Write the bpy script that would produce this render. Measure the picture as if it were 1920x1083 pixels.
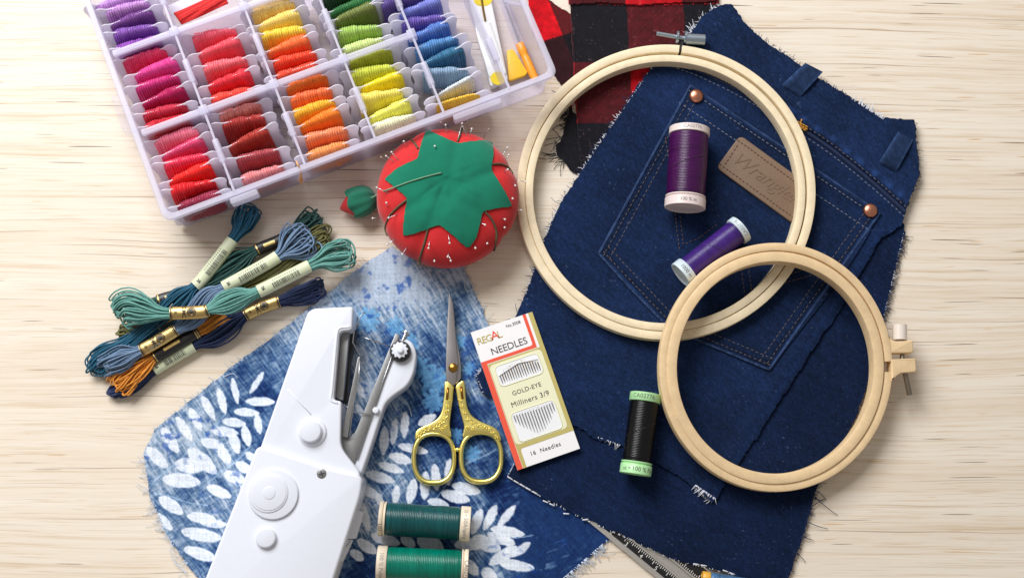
import bpy, math, random
import numpy as np
from mathutils import Vector, Matrix

# ------------------------------------------------------------------ camera, world, light
S = 0.00036            # metres for one design unit (about one photo pixel on the table)
F = 2300.0             # focal length in photo pixels
PW, PH = 1920.0, 1083.0
scene = bpy.context.scene
for o in list(bpy.data.objects):
    bpy.data.objects.remove(o)
COL = scene.collection
_dn = Vector((880.0 - 960.0, -(955.0 - 541.5), -F)).normalized()   # straight down, seen by the camera
_zc = -_dn
_xc = (Vector((1, 0, 0)) - _zc * _zc.x).normalized()
_yc = _zc.cross(_xc)
RCW = np.array([list(_xc), list(_yc), list(_zc)])     # camera -> world
CAM = RCW @ np.array([0, 0, F])                       # camera position (image centre hits the origin)

cd = bpy.data.cameras.new("camera")
cam = bpy.data.objects.new("camera", cd)
COL.objects.link(cam)
cd.sensor_fit = 'HORIZONTAL'
cd.sensor_width = 36.0
cd.lens = 36.0 * F / PW
cd.clip_start = 0.01
cd.clip_end = 50.0
mw = Matrix.Identity(4)
for r in range(3):
    for c in range(3):
        mw[r][c] = RCW[r][c]
    mw[r][3] = CAM[r] * S
cam.matrix_world = mw
cd.dof.use_dof = True
cd.dof.focus_distance = float(np.linalg.norm(CAM)) * S - 0.006
cd.dof.aperture_fstop = 9.0
scene.camera = cam

world = bpy.data.worlds.new("World")
scene.world = world
world.use_nodes = True
bg = world.node_tree.nodes["Background"]
bg.inputs[0].default_value = (1.0, 0.94, 0.88, 1)
bg.inputs[1].default_value = 0.31

def area(name, loc, target, size, power, color, shape='RECTANGLE', size_y=None):
    l = bpy.data.lights.new(name, 'AREA')
    l.shape = shape
    l.size = size
    if size_y: l.size_y = size_y
    l.energy = power
    l.color = color
    ob = bpy.data.objects.new(name, l)
    COL.objects.link(ob)
    ob.location = loc
    d = Vector(target) - Vector(loc)
    ob.rotation_euler = d.to_track_quat('-Z', 'Y').to_euler()
    return ob
area("window_light", (-0.70, 1.05, 1.20), (0.0, 0.0, 0.0), 1.15, 42.5, (0.975, 0.985, 1.0), size_y=0.85)

scene.view_settings.view_transform = 'Standard'
scene.view_settings.look = 'None'
scene.view_settings.exposure = 0.0
scene.view_settings.gamma = 1.0
scene.view_settings.use_curve_mapping = False
scene.render.engine = 'CYCLES'
scene.cycles.max_bounces = 8
scene.cycles.transparent_max_bounces = 24
scene.cycles.use_denoising = True
scene.cycles.caustics_reflective = False
scene.cycles.caustics_refractive = False

rng = np.random.RandomState(7)
random.seed(7)

# ------------------------------------------------------------------ helpers
def W(px, py, h=0.0):
    """point of the world (design units) at height h that the photo shows at pixel (px, py)"""
    px = np.asarray(px, float); py = np.asarray(py, float); h = np.asarray(h, float)
    px, py, h = np.broadcast_arrays(px, py, h)
    d = np.stack([(px - 960.0) / F, -(py - 541.5) / F, -np.ones_like(px)], -1)
    dw = d @ RCW.T
    t = (h - CAM[2]) / dw[..., 2]
    return CAM + dw * t[..., None]

def lin(r, g, b):
    f = lambda c: (c / 255.0) / 12.92 if c <= 10 else ((c / 255.0 + 0.055) / 1.055) ** 2.4
    return (f(r), f(g), f(b))
def lin_arr(a):
    a = np.asarray(a, float) / 255.0
    return np.where(a <= 0.04045, a / 12.92, ((a + 0.055) / 1.055) ** 2.4)

_ncache = {}
def vnoise(x, y, sx, sy=None, seed=0):
    """smooth value noise 0..1 with cell size sx, sy"""
    sy = sy or sx
    if seed not in _ncache:
        _ncache[seed] = np.random.RandomState(seed).rand(256, 256)
    g = _ncache[seed]
    X = np.asarray(x, float) / sx + 1000.3; Y = np.asarray(y, float) / sy + 1000.7
    xi = np.floor(X).astype(int); yi = np.floor(Y).astype(int)
    fx = X - xi; fy = Y - yi
    fx = fx * fx * (3 - 2 * fx); fy = fy * fy * (3 - 2 * fy)
    a = g[xi % 256, yi % 256]; b = g[(xi + 1) % 256, yi % 256]
    c = g[xi % 256, (yi + 1) % 256]; d = g[(xi + 1) % 256, (yi + 1) % 256]
    return (a * (1 - fx) + b * fx) * (1 - fy) + (c * (1 - fx) + d * fx) * fy
def fbm(x, y, s, seed=0, n=4, ay=1.0):
    v = 0; w = 0
    for i in range(n):
        v = v + vnoise(x, y, s / 2 ** i, s * ay / 2 ** i, seed + i) * 0.55 ** i
        w += 0.55 ** i
    return v / w

def inside(px, py, poly):
    px = np.asarray(px); py = np.asarray(py)
    r = np.zeros(px.shape, bool)
    n = len(poly)
    for i in range(n):
        x0, y0 = poly[i]; x1, y1 = poly[(i + 1) % n]
        if y0 == y1: continue
        c = ((y0 > py) != (y1 > py)) & (px < (x1 - x0) * (py - y0) / (y1 - y0) + x0)
        r ^= c
    return r

def smoothpoly(pts, n=6, closed=True):
    """Catmull-Rom through the points"""
    P = [np.array(p, float) for p in pts]
    out = []
    m = len(P)
    rngi = range(m) if closed else range(m - 1)
    for i in rngi:
        if closed:
            p0, p1, p2, p3 = P[i - 1], P[i], P[(i + 1) % m], P[(i + 2) % m]
        else:
            p0 = P[max(i - 1, 0)]; p1 = P[i]; p2 = P[i + 1]; p3 = P[min(i + 2, m - 1)]
        for k in range(n):
            t = k / n
            out.append(0.5 * ((2 * p1) + (-p0 + p2) * t + (2 * p0 - 5 * p1 + 4 * p2 - p3) * t * t + (-p0 + 3 * p1 - 3 * p2 + p3) * t ** 3))
    if not closed: out.append(P[-1])
    return np.array(out)

def roundpoly(pts, r, n=4):
    """rounded corners for a 2-D polygon; r one radius or one per corner"""
    P = [np.array(p, float) for p in pts]
    out = []
    m = len(P)
    for i in range(m):
        rr = r[i] if isinstance(r, (list, tuple)) else r
        a, b, c = P[i - 1], P[i], P[(i + 1) % m]
        u = a - b; v = c - b
        lu, lv = np.linalg.norm(u), np.linalg.norm(v)
        q = min(rr, lu * 0.48, lv * 0.48)
        if q < 0.05:
            out.append(b); continue
        s = b + u / lu * q; e = b + v / lv * q
        for k in range(n + 1):
            t = k / n
            out.append((1 - t) ** 2 * s + 2 * t * (1 - t) * b + t * t * e)
    return np.array(out)

class MB:
    """collects geometry in design units; build() links it as one mesh object"""
    def __init__(self):
        self.v = []; self.f = []; self.n = 0; self.mi = []
    def add(self, verts, faces, mi=0):
        verts = np.asarray(verts, float).reshape(-1, 3)
        o = self.n
        self.v.append(verts); self.n += len(verts)
        for f in faces:
            self.f.append(tuple(int(i) + o for i in f)); self.mi.append(mi)
        return self
    def grid(self, P, cu=False, cv=False, mi=0):
        """P (a, b, 3) points"""
        a, b = P.shape[:2]
        idx = np.arange(a * b).reshape(a, b)
        fs = []
        for i in range(a if cu else a - 1):
            r0 = idx[i]; r1 = idx[(i + 1) % a]
            for j in range(b if cv else b - 1):
                fs.append((r0[j], r0[(j + 1) % b], r1[(j + 1) % b], r1[j]))
        return self.add(P.reshape(-1, 3), fs, mi)
    def tube(self, pts, r, sides=6, closed=False, caps=True, mi=0, flat=None):
        pts = np.asarray(pts, float)
        n = len(pts)
        r = np.broadcast_to(np.asarray(r, float), (n,))
        t = np.zeros_like(pts)
        if closed:
            t = np.roll(pts, -1, 0) - np.roll(pts, 1, 0)
        else:
            t[1:-1] = pts[2:] - pts[:-2]; t[0] = pts[1] - pts[0]; t[-1] = pts[-1] - pts[-2]
        t /= np.maximum(np.linalg.norm(t, axis=1), 1e-9)[:, None]
        up = np.array([0, 0, 1.0])
        if abs(t[0][2]) > 0.9: up = np.array([0, 1.0, 0])
        nrm = np.cross(t[0], np.cross(up, t[0])); nrm /= np.linalg.norm(nrm)
        A = np.arange(sides) * 2 * math.pi / sides
        P = np.zeros((n, sides, 3))
        for i in range(n):
            nrm = nrm - t[i] * np.dot(nrm, t[i])
            l = np.linalg.norm(nrm)
            nrm = nrm / l if l > 1e-6 else np.array([1.0, 0, 0])
            b = np.cross(t[i], nrm)
            fl = flat or 1.0
            P[i] = pts[i] + r[i] * (np.cos(A)[:, None] * nrm * fl + np.sin(A)[:, None] * b)
        o = self.n
        self.grid(P, closed, True, mi)
        if caps and not closed:
            self.f.append(tuple(o + k for k in range(sides))[::-1]); self.mi.append(mi)
            self.f.append(tuple(o + (n - 1) * sides + k for k in range(sides))); self.mi.append(mi)
        return self
    def prism(self, top, depth, bevel=1.0, steps=3, mi=0, bottom=True, base_inset=0.0):
        """top: (n,3) outline of the top face in world units; goes straight down by depth, top edge rounded"""
        top = np.asarray(top, float)
        xy = top[:, :2]
        area2 = np.sum(xy[:, 0] * np.roll(xy[:, 1], -1) - np.roll(xy[:, 0], -1) * xy[:, 1])
        if area2 < 0:
            top = top[::-1]; xy = top[:, :2]
        d0 = xy - np.roll(xy, 1, 0); d1 = np.roll(xy, -1, 0) - xy
        l0 = np.maximum(np.linalg.norm(d0, axis=1), 1e-9)[:, None]; l1 = np.maximum(np.linalg.norm(d1, axis=1), 1e-9)[:, None]
        n0 = np.stack([-d0[:, 1], d0[:, 0]], 1) / l0; n1 = np.stack([-d1[:, 1], d1[:, 0]], 1) / l1
        nn = n0 + n1
        nn /= np.maximum(np.linalg.norm(nn, axis=1), 0.3)[:, None]
        rings = []
        def ring(ins, dz):
            q = top.copy(); q[:, :2] += nn * ins; q[:, 2] -= dz
            rings.append(q)
        ring(-base_inset * -1.0, depth)
        if bevel > 0:
            for k in range(steps + 1):
                a = math.pi / 2 * k / steps
                ring(bevel * (1 - math.cos(a)), bevel * (1 - math.sin(a)))
        else:
            ring(0, 0)
        P = np.array(rings)
        m = len(top); o = self.n
        self.grid(P, False, True, mi)
        self.f.append(tuple(o + (len(rings) - 1) * m + k for k in range(m))); self.mi.append(mi)
        if bottom:
            self.f.append(tuple(o + k for k in range(m))[::-1]); self.mi.append(mi)
        return self
    def box(self, c, ax, ay, az, mi=0):
        c, ax, ay, az = [np.asarray(q, float) for q in (c, ax, ay, az)]
        v = [c + sx * ax + sy * ay + sz * az for sz in (-1, 1) for sy in (-1, 1) for sx in (-1, 1)]
        return self.add(v, [(0, 2, 3, 1), (4, 5, 7, 6), (0, 1, 5, 4), (2, 6, 7, 3), (0, 4, 6, 2), (1, 3, 7, 5)], mi)
    def sphere(self, c, r, seg=10, rings=7, mi=0, sq=(1, 1, 1)):
        c = np.asarray(c, float)
        th = np.linspace(0.001, math.pi - 0.001, rings); ph = np.arange(seg) * 2 * math.pi / seg
        T, Pp = np.meshgrid(th, ph, indexing='ij')
        P = np.stack([np.sin(T) * np.cos(Pp) * sq[0], np.sin(T) * np.sin(Pp) * sq[1], np.cos(T) * sq[2]], -1) * r + c
        return self.grid(P, False, True, mi)
    def lathe(self, c, axis, prof, seg=32, mi=0, caps=True, n1=None):
        """prof: list of (axial, radius)"""
        c = np.asarray(c, float); a = np.asarray(axis, float); a = a / np.linalg.norm(a)
        if n1 is None:
            n1 = np.cross(a, [0, 0, 1.0])
            if np.linalg.norm(n1) < 1e-3: n1 = np.array([1.0, 0, 0])
        n1 = n1 / np.linalg.norm(n1); n2 = np.cross(a, n1)
        A = np.arange(seg) * 2 * math.pi / seg
        pr = np.asarray(prof, float)
        P = c + pr[:, 0][:, None, None] * a + pr[:, 1][:, None, None] * (np.cos(A)[:, None] * n1 + np.sin(A)[:, None] * n2)[None]
        o = self.n
        self.grid(P, False, True, mi)
        if caps:
            self.f.append(tuple(o + k for k in range(seg))); self.mi.append(mi)
            self.f.append(tuple(o + (len(pr) - 1) * seg + k for k in range(seg))[::-1]); self.mi.append(mi)
        return self
    def build(self, name, mats, parent=None, smooth=35, color=None, kind=None, origin=None):
        V = np.concatenate(self.v) if self.v else np.zeros((0, 3))
        if parent is not None:
            org = np.array(parent['_org'])
        else:
            org = np.array(origin) if origin is not None else np.array([V[:, 0].mean(), V[:, 1].mean(), V[:, 2].min()])
        me = bpy.data.meshes.new(name)
        me.from_pydata(((V - org) * S).tolist(), [], self.f)
        return finish(me, name, mats, parent, smooth, color, kind, org, self.mi)

def finish(me, name, mats, parent, smooth, color, kind, org, mi=None):
    if not isinstance(mats, (list, tuple)): mats = [mats]
    for m in mats: me.materials.append(m)
    if mi is not None and len(mats) > 1:
        me.polygons.foreach_set('material_index', np.array(mi, np.int32))
    if color is not None:
        at = me.color_attributes.new('Col', 'FLOAT_COLOR', 'POINT')
        c4 = np.ones((len(me.vertices), 4), np.float32); c4[:, :3] = color
        at.data.foreach_set('color', c4.ravel())
    if smooth:
        me.polygons.foreach_set('use_smooth', np.ones(len(me.polygons), bool))
        me.update()
        if smooth < 180: me.set_sharp_from_angle(angle=math.radians(smooth))
    me.update()
    ob = bpy.data.objects.new(name, me)
    COL.objects.link(ob)
    if parent is not None:
        ob.parent = parent
    else:
        ob.location = [float(q) * S for q in org]
    ob['_org'] = [float(q) for q in org]
    if kind: ob['kind'] = kind
    return ob

def thing(name, label, cat, org, group=None):
    o = bpy.data.objects.new(name, None)
    COL.objects.link(o)
    o.empty_display_size = 0.005
    o.location = [float(q) * S for q in org]
    o['_org'] = [float(q) for q in org]
    return tag(o, label, cat, group)
def tag(o, label, cat=None, group=None):
    o['label'] = label
    if cat: o['category'] = cat
    if group: o['group'] = group
    return o

def text_mesh(body, size, shear=0.0, extrude=0.0, bold=0.0, spacing=1.0):
    cu = bpy.data.curves.new('t', 'FONT')
    cu.body = body; cu.size = size; cu.shear = shear; cu.extrude = extrude
    cu.align_x = 'CENTER'; cu.align_y = 'CENTER'; cu.offset = bold
    cu.space_character = spacing
    cu.resolution_u = 3
    ob = bpy.data.objects.new('t', cu)
    COL.objects.link(ob)
    dg = bpy.context.evaluated_depsgraph_get(); dg.update()
    me = bpy.data.meshes.new_from_object(ob.evaluated_get(dg))
    v = np.array([list(p.co) for p in me.vertices]).reshape(-1, 3)
    f = [tuple(p.vertices) for p in me.polygons]
    bpy.data.objects.remove(ob); bpy.data.curves.remove(cu); bpy.data.meshes.remove(me)
    return v, f
def text_plane(name, body, size, c, ex, ey, mat, parent, **k):
    """flat print: centre c, text runs along ex, letters stand along ey"""
    v, f = text_mesh(body, size, **k)
    c, ex, ey = [np.asarray(q, float) for q in (c, ex, ey)]
    ex = ex / np.linalg.norm(ex); ey = ey / np.linalg.norm(ey); ez = np.cross(ex, ey)
    m = MB(); m.add(c + v[:, :1] * ex + v[:, 1:2] * ey + v[:, 2:3] * ez, f)
    return m.build(name, mat, parent, smooth=0)

# ------------------------------------------------------------------ materials
def newmat(name):
    m = bpy.data.materials.new(name); m.use_nodes = True
    return m, m.node_tree.nodes, m.node_tree.links, m.node_tree.nodes['Principled BSDF']
def setp(b, **k):
    names = {'spec': 'Specular IOR Level', 'rough': 'Roughness', 'metal': 'Metallic', 'sheen': 'Sheen Weight', 'sheenr': 'Sheen Roughness',
             'coat': 'Coat Weight', 'coatr': 'Coat Roughness', 'sss': 'Subsurface Weight', 'trans': 'Transmission Weight', 'ior': 'IOR', 'alpha': 'Alpha'}
    for q, v in k.items(): b.inputs[names[q]].default_value = v
def coords(N, L, scale=(1, 1, 1), rot=(0, 0, 0)):
    tc = N.new('ShaderNodeTexCoord'); mp = N.new('ShaderNodeMapping')
    mp.inputs['Scale'].default_value = scale; mp.inputs['Rotation'].default_value = rot
    L.new(tc.outputs['Object'], mp.inputs['Vector'])
    return mp.outputs['Vector']
def noise(N, L, vec, scale, detail=3, rough=0.5):
    n = N.new('ShaderNodeTexNoise'); n.inputs['Scale'].default_value = scale
    n.inputs['Detail'].default_value = detail; n.inputs['Roughness'].default_value = rough
    L.new(vec, n.inputs['Vector'])
    return n.outputs['Fac']
def ramp(N, L, fac, stops):
    r = N.new('ShaderNodeValToRGB')
    e = r.color_ramp.elements
    while len(e) < len(stops): e.new(0.5)
    for i, (p, c) in enumerate(stops):
        e[i].position = p; e[i].color = (*c, 1) if len(c) == 3 else c
    L.new(fac, r.inputs['Fac'])
    return r.outputs['Color']
def mixc(N, L, fac, a, b, mode='MIX'):
    m = N.new('ShaderNodeMix'); m.data_type = 'RGBA'; m.blend_type = mode
    for s, v in ((m.inputs[0], fac), (m.inputs[6], a), (m.inputs[7], b)):
        if hasattr(v, 'is_linked'): L.new(v, s)
        else: s.default_value = v if isinstance(v, (int, float)) else (*v, 1)
    return m.outputs[2]
def bump(N, L, h, strength, dist, b):
    n = N.new('ShaderNodeBump'); n.inputs['Strength'].default_value = strength; n.inputs['Distance'].default_value = dist
    L.new(h, n.inputs['Height']); L.new(n.outputs['Normal'], b.inputs['Normal'])

def plain(name, rgb, rough=0.5, var=0.06, nscale=400, **k):
    m, N, L, b = newmat(name)
    v = coords(N, L)
    c = lin(*rgb)
    f = noise(N, L, v, nscale, 4)
    col = ramp(N, L, f, [(0.3, tuple(q * (1 - var) for q in c)), (0.7, tuple(min(q * (1 + var), 1) for q in c))])
    L.new(col, b.inputs['Base Color'])
    setp(b, rough=rough, **k)
    if var > 0: bump(N, L, f, 0.15, 0.0001, b)
    return m
_tm = {}
def threadmat(rgb, rough=0.55, sheen=0.25):
    key = (rgb, rough)
    if key not in _tm:
        m, N, L, b = newmat('thread_%d_%d_%d' % rgb)
        v = coords(N, L)
        c = lin(*rgb)
        f = noise(N, L, v, 900, 3)
        col = ramp(N, L, f, [(0.3, tuple(q * 0.78 for q in c)), (0.7, tuple(min(q * 1.15, 1) for q in c))])
        L.new(col, b.inputs['Base Color'])
        setp(b, rough=rough, sheen=sheen, sheenr=0.4, spec=0.35 if rough > 0.4 else 0.7)
        bump(N, L, noise(N, L, v, 2600, 2), 0.4, 0.0002, b)
        _tm[key] = m
    return _tm[key]
def vcolmat(name, rough=0.85, weave=3500, wstr=0.35, speck=None, var=0.12, sheen=0.0, spec=0.12):
    m, N, L, b = newmat(name)
    at = N.new('ShaderNodeAttribute'); at.attribute_name = 'Col'
    v = coords(N, L)
    f = noise(N, L, v, weave, 2)
    k = ramp(N, L, f, [(0.3, (1 - var,) * 3), (0.7, (1 + var,) * 3)])
    col = mixc(N, L, 1.0, at.outputs['Color'], k, 'MULTIPLY')
    if speck:
        s = noise(N, L, v, speck[0], 2, 0.6)
        fac = ramp(N, L, s, [(speck[1], (0, 0, 0)), (speck[1] + 0.12, (speck[2],) * 3)])
        col = mixc(N, L, fac, col, speck[3])
    L.new(col, b.inputs['Base Color'])
    setp(b, rough=rough, spec=spec, sheen=sheen)
    bump(N, L, f, wstr, 0.0003, b)
    return m
def windingmat(name, rough):
    m, N, L, b = newmat(name)
    at = N.new('ShaderNodeAttribute'); at.attribute_name = 'Col'
    v = coords(N, L)
    f = noise(N, L, v, 1800, 2)
    k = ramp(N, L, f, [(0.3, (0.8,) * 3), (0.7, (1.2,) * 3)])
    L.new(mixc(N, L, 1.0, at.outputs['Color'], k, 'MULTIPLY'), b.inputs['Base Color'])
    setp(b, rough=max(0.25, rough - 0.06), spec=0.36, sheen=0.0)
    bump(N, L, f, 0.3, 0.0002, b)
    return m
def translucent(name, rgb, opacity, rough=0.3, spec=0.5):
    m, N, L, b = newmat(name)
    b.inputs['Base Color'].default_value = (*lin(*rgb), 1)
    setp(b, rough=rough, spec=spec)
    tr = N.new('ShaderNodeBsdfTransparent'); tr.inputs['Color'].default_value = (0.97, 0.97, 1.0, 1)
    tl = N.new('ShaderNodeBsdfTranslucent'); tl.inputs['Color'].default_value = (*lin(*rgb), 1)
    a = N.new('ShaderNodeMixShader'); a.inputs['Fac'].default_value = 0.35
    L.new(b.outputs[0], a.inputs[1]); L.new(tl.outputs[0], a.inputs[2])
    mx = N.new('ShaderNodeMixShader'); mx.inputs['Fac'].default_value = opacity
    L.new(tr.outputs[0], mx.inputs[1]); L.new(a.outputs[0], mx.inputs[2])
    L.new(mx.outputs[0], N['Material Output'].inputs['Surface'])
    return m
def metal(name, rgb, rough=0.3, var=0.05, brushed=None):
    m, N, L, b = newmat(name)
    v = coords(N, L, brushed or (1, 1, 1))
    c = lin(*rgb)
    f = noise(N, L, v, 500, 3)
    L.new(ramp(N, L, f, [(0.3, tuple(q * (1 - var) for q in c)), (0.7, tuple(min(1, q * (1 + var)) for q in c))]), b.inputs['Base Color'])
    setp(b, metal=1.0, rough=rough)
    bump(N, L, f, 0.08, 0.0001, b)
    return m

# ------------------------------------------------------------------ table top
def table_material():
    m, N, L, b = newmat('pale_plywood')
    tc = N.new('ShaderNodeTexCoord')
    def mapped(scale, loc=(0, 0, 0), warp=0.0):
        mp = N.new('ShaderNodeMapping'); mp.inputs['Scale'].default_value = scale; mp.inputs['Location'].default_value = loc
        L.new(tc.outputs['Object'], mp.inputs['Vector'])
        return mp.outputs['Vector']
    wv = noise(N, L, mapped((5, 9, 1)), 1.0, 2)
    def warped(scale, loc, amt):
        mp = mapped(scale, loc)
        ad = N.new('ShaderNodeVectorMath'); ad.operation = 'MULTIPLY_ADD'
        cb = N.new('ShaderNodeCombineXYZ'); L.new(wv, cb.inputs[1])
        ad.inputs[1].default_value = (0, amt, 0)
        L.new(cb.outputs[0], ad.inputs[0]); L.new(mp, ad.inputs[2])
        return ad.outputs[0]
    broad = noise(N, L, warped((2.2, 44, 1), (0, 0, 0), 0.7), 1.0, 4, 0.55)
    fine = noise(N, L, warped((4.0, 340, 1), (3, 1, 0), 4.5), 1.0, 4, 0.6)
    hair = noise(N, L, warped((18.0, 1100, 1), (1, 7, 0), 15.0), 1.0, 3, 0.6)
    patch = noise(N, L, mapped((2.5, 4, 1), (7, 3, 0)), 1.0, 3)
    c = ramp(N, L, broad, [(0.30, lin(214, 196, 172)), (0.50, lin(229, 216, 198)), (0.68, lin(235, 226, 212))])
    c2 = ramp(N, L, fine, [(0.32, lin(202, 174, 142)), (0.44, lin(229, 215, 196)), (0.66, lin(237, 228, 215))])
    col = mixc(N, L, 0.5, c, c2)
    hf = ramp(N, L, hair, [(0.32, (0.75,) * 3), (0.45, (0, 0, 0))])
    col = mixc(N, L, hf, col, lin(200, 174, 138))
    # long dark grain lines, only here and there
    ln = noise(N, L, warped((3.2, 620, 1), (11, 5, 0), 8.0), 1.0, 2, 0.5)
    lf = ramp(N, L, ln, [(0.315, (1, 1, 1)), (0.345, (0, 0, 0))])
    col = mixc(N, L, mixc(N, L, 1.0, lf, (0.72, 0.72, 0.72), 'MULTIPLY'), col, lin(134, 106, 86))
    # short orange flecks
    fl = noise(N, L, mapped((26, 560, 1), (2, 9, 0)), 1.0, 1, 0.4)
    ff = ramp(N, L, fl, [(0.235, (0.8,) * 3), (0.27, (0, 0, 0))])
    col = mixc(N, L, ff, col, lin(206, 158, 100))
    cr = noise(N, L, warped((15, 760, 1), (5, 2, 0), 9.0), 1.0, 1, 0.4)
    cf = ramp(N, L, cr, [(0.25, (1, 1, 1)), (0.272, (0, 0, 0))])
    col = mixc(N, L, cf, col, lin(84, 56, 36))
    pf = ramp(N, L, patch, [(0.42, (0, 0, 0)), (0.7, (0.35,) * 3)])
    col = mixc(N, L, pf, col, lin(226, 210, 190))
    L.new(col, b.inputs['Base Color'])
    setp(b, rough=0.55, spec=0.3)
    hs = mixc(N, L, 0.5, hair, fine)
    hs2 = mixc(N, L, cf, hs, (0, 0, 0))
    bump(N, L, hs2, 0.35, 0.0004, b)
    return m
tb = MB()
tb.box((0, 100, -30), (2300, 0, 0), (0, 1700, 0), (0, 0, 30))
table = tb.build('table_top', table_material(), smooth=0, origin=(0, 0, 0))
table['kind'] = 'structure'

# ------------------------------------------------------------------ cloth sheets
def sheet(name, poly, zfun, colfun, mat, parent=None, step=2.0, thick=3.0, jag=1.0, seed=0, kind=None, smooth=60):
    poly = np.asarray(poly, float)
    x0, y0 = poly.min(0) - step * 2; x1, y1 = poly.max(0) + step * 2
    gx = np.arange(x0, x1, step); gy = np.arange(y0, y1, step)
    X, Y = np.meshgrid(gx, gy)
    cx = X[:-1, :-1] + step / 2; cy = Y[:-1, :-1] + step / 2
    jx = (vnoise(cx, cy, 5, seed=seed + 40) - 0.5) * 4 * jag + (vnoise(cx, cy, 22, seed=seed + 41) - 0.5) * 5 * jag
    jy = (vnoise(cx, cy, 5, seed=seed + 42) - 0.5) * 4 * jag + (vnoise(cx, cy, 22, seed=seed + 43) - 0.5) * 5 * jag
    keep = inside(cx + jx, cy + jy, poly)
    H = zfun(X, Y)
    P = W(X, Y, H)
    idx = np.arange(X.size).reshape(X.shape)
    q = np.stack([idx[:-1, :-1], idx[1:, :-1], idx[1:, 1:], idx[:-1, 1:]], -1)[keep]
    # smooth the stair-stepped rim a little: pull rim vertices towards the mean of their neighbours
    used = np.zeros(X.size, int)
    np.add.at(used, q.ravel(), 1)
    V = P.reshape(-1, 3).copy()
    e = np.concatenate([q[:, [0, 1]], q[:, [1, 2]], q[:, [2, 3]], q[:, [3, 0]]])
    es = np.sort(e, 1)
    key = es[:, 0].astype(np.int64) * X.size + es[:, 1]
    u, inv, cnt = np.unique(key, return_inverse=True, return_counts=True)
    bd = e[cnt[inv] == 1]
    for _ in range(2):
        acc = np.zeros_like(V); c = np.zeros(len(V))
        np.add.at(acc, bd[:, 0], V[bd[:, 1]]); np.add.at(c, bd[:, 0], 1)
        np.add.at(acc, bd[:, 1], V[bd[:, 0]]); np.add.at(c, bd[:, 1], 1)
        m = c > 0
        V[m] = 0.5 * V[m] + 0.5 * acc[m] / c[m][:, None]
    col = lin_arr(colfun(X, Y)).reshape(-1, 3)
    # side skirt
    bv = np.unique(bd)
    mp = np.full(X.size, -1); mp[bv] = X.size + np.arange(len(bv))
    V2 = V[bv].copy(); V2[:, 2] -= thick
    skirt = np.stack([bd[:, 1], bd[:, 0], mp[bd[:, 0]], mp[bd[:, 1]]], 1)
    V = np.concatenate([V, V2]); col = np.concatenate([col, col[bv] * 0.9])
    faces = np.concatenate([q, skirt])
    un = np.unique(faces)
    rm = np.full(len(V), -1); rm[un] = np.arange(len(un))
    V = V[un]; col = col[un]; faces = rm[faces]
    org = np.array(parent['_org']) if parent is not None else np.array([V[:, 0].mean(), V[:, 1].mean(), V[:, 2].min()])
    me = bpy.data.meshes.new(name)
    me.vertices.add(len(V)); me.vertices.foreach_set('co', ((V - org) * S).astype(np.float32).ravel())
    me.loops.add(faces.size); me.loops.foreach_set('vertex_index', faces.astype(np.int32).ravel())
    me.polygons.add(len(faces))
    me.polygons.foreach_set('loop_start', np.arange(0, faces.size, 4, dtype=np.int32))
    me.update(calc_edges=True); me.validate()
    return finish(me, name, mat, parent, smooth, col, kind, org)

def fringe(name, line, zf, mat, parent, n, lmin, lmax, rad=0.7, out=1.0, seed=1, spread=0.9, inset=3.0):
    """loose yarn ends along a polyline of pixels; out = +1 left of travel direction, -1 right"""
    r = np.random.RandomState(seed)
    P = np.asarray(line, float)
    seg = np.linalg.norm(np.diff(P, axis=0), axis=1); cs = np.concatenate([[0], np.cumsum(seg)])
    m = MB()
    for _ in range(n):
        s = r.rand() * cs[-1]
        i = min(np.searchsorted(cs, s) - 1, len(seg) - 1); i = max(i, 0)
        t = (s - cs[i]) / seg[i]
        p = P[i] * (1 - t) + P[i + 1] * t
        d = (P[i + 1] - P[i]) / seg[i]
        nrm = np.array([d[1], -d[0]]) * out
        a = nrm * 1.0 + d * r.uniform(-spread, spread)
        a /= np.linalg.norm(a)
        L = r.uniform(lmin, lmax) * (1.0 if r.rand() < 0.8 else 1.9)
        k = 6
        ts = np.linspace(0, 1, k)
        cur = r.uniform(-0.5, 0.5) * L
        perp = np.array([-a[1], a[0]])
        q = p[None] - nrm * inset + a[None] * (ts * (L + inset))[:, None] + perp[None] * (cur * ts ** 2)[:, None]
        h0 = zf(p[0], p[1])
        h = h0 * (1 - ts) + max(1.0, h0 - 7) * ts + 0.4 + np.sin(ts * 3.14) * r.uniform(0, 3)
        m.tube(W(q[:, 0], q[:, 1], h), rad * (1 - 0.4 * ts), 4)
    return m.build(name, mat, parent, smooth=180, kind='stuff')

def dashes(name, lines, zf, mat, parent, dash=6.0, gap=3.5, w=0.9, lift=0.8, seed=3):
    """sewn stitches: one small rounded bar for each stitch along pixel polylines"""
    r = np.random.RandomState(seed)
    m = MB()
    for line in lines:
        P = np.asarray(line, float)
        seg = np.linalg.norm(np.diff(P, axis=0), axis=1); cs = np.concatenate([[0], np.cumsum(seg)])
        s = 0.0
        while s + dash < cs[-1]:
            pts = []
            for q in np.linspace(s, s + dash, 4):
                i = max(0, min(np.searchsorted(cs, q) - 1, len(seg) - 1)); t = (q - cs[i]) / seg[i]
                pts.append(P[i] * (1 - t) + P[i + 1] * t)
            pts = np.array(pts) + r.uniform(-0.35, 0.35, 2)
            h = zf(pts[:, 0], pts[:, 1]) + lift * np.array([-0.6, 1, 1, -0.6])
            m.tube(W(pts[:, 0], pts[:, 1], h), w, 5)
            s += dash + gap * r.uniform(0.8, 1.2)
    return m.build(name, mat, parent, smooth=180, kind='stuff')

const = lambda c: (lambda x, y: np.zeros(np.shape(x)) + c)

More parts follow.
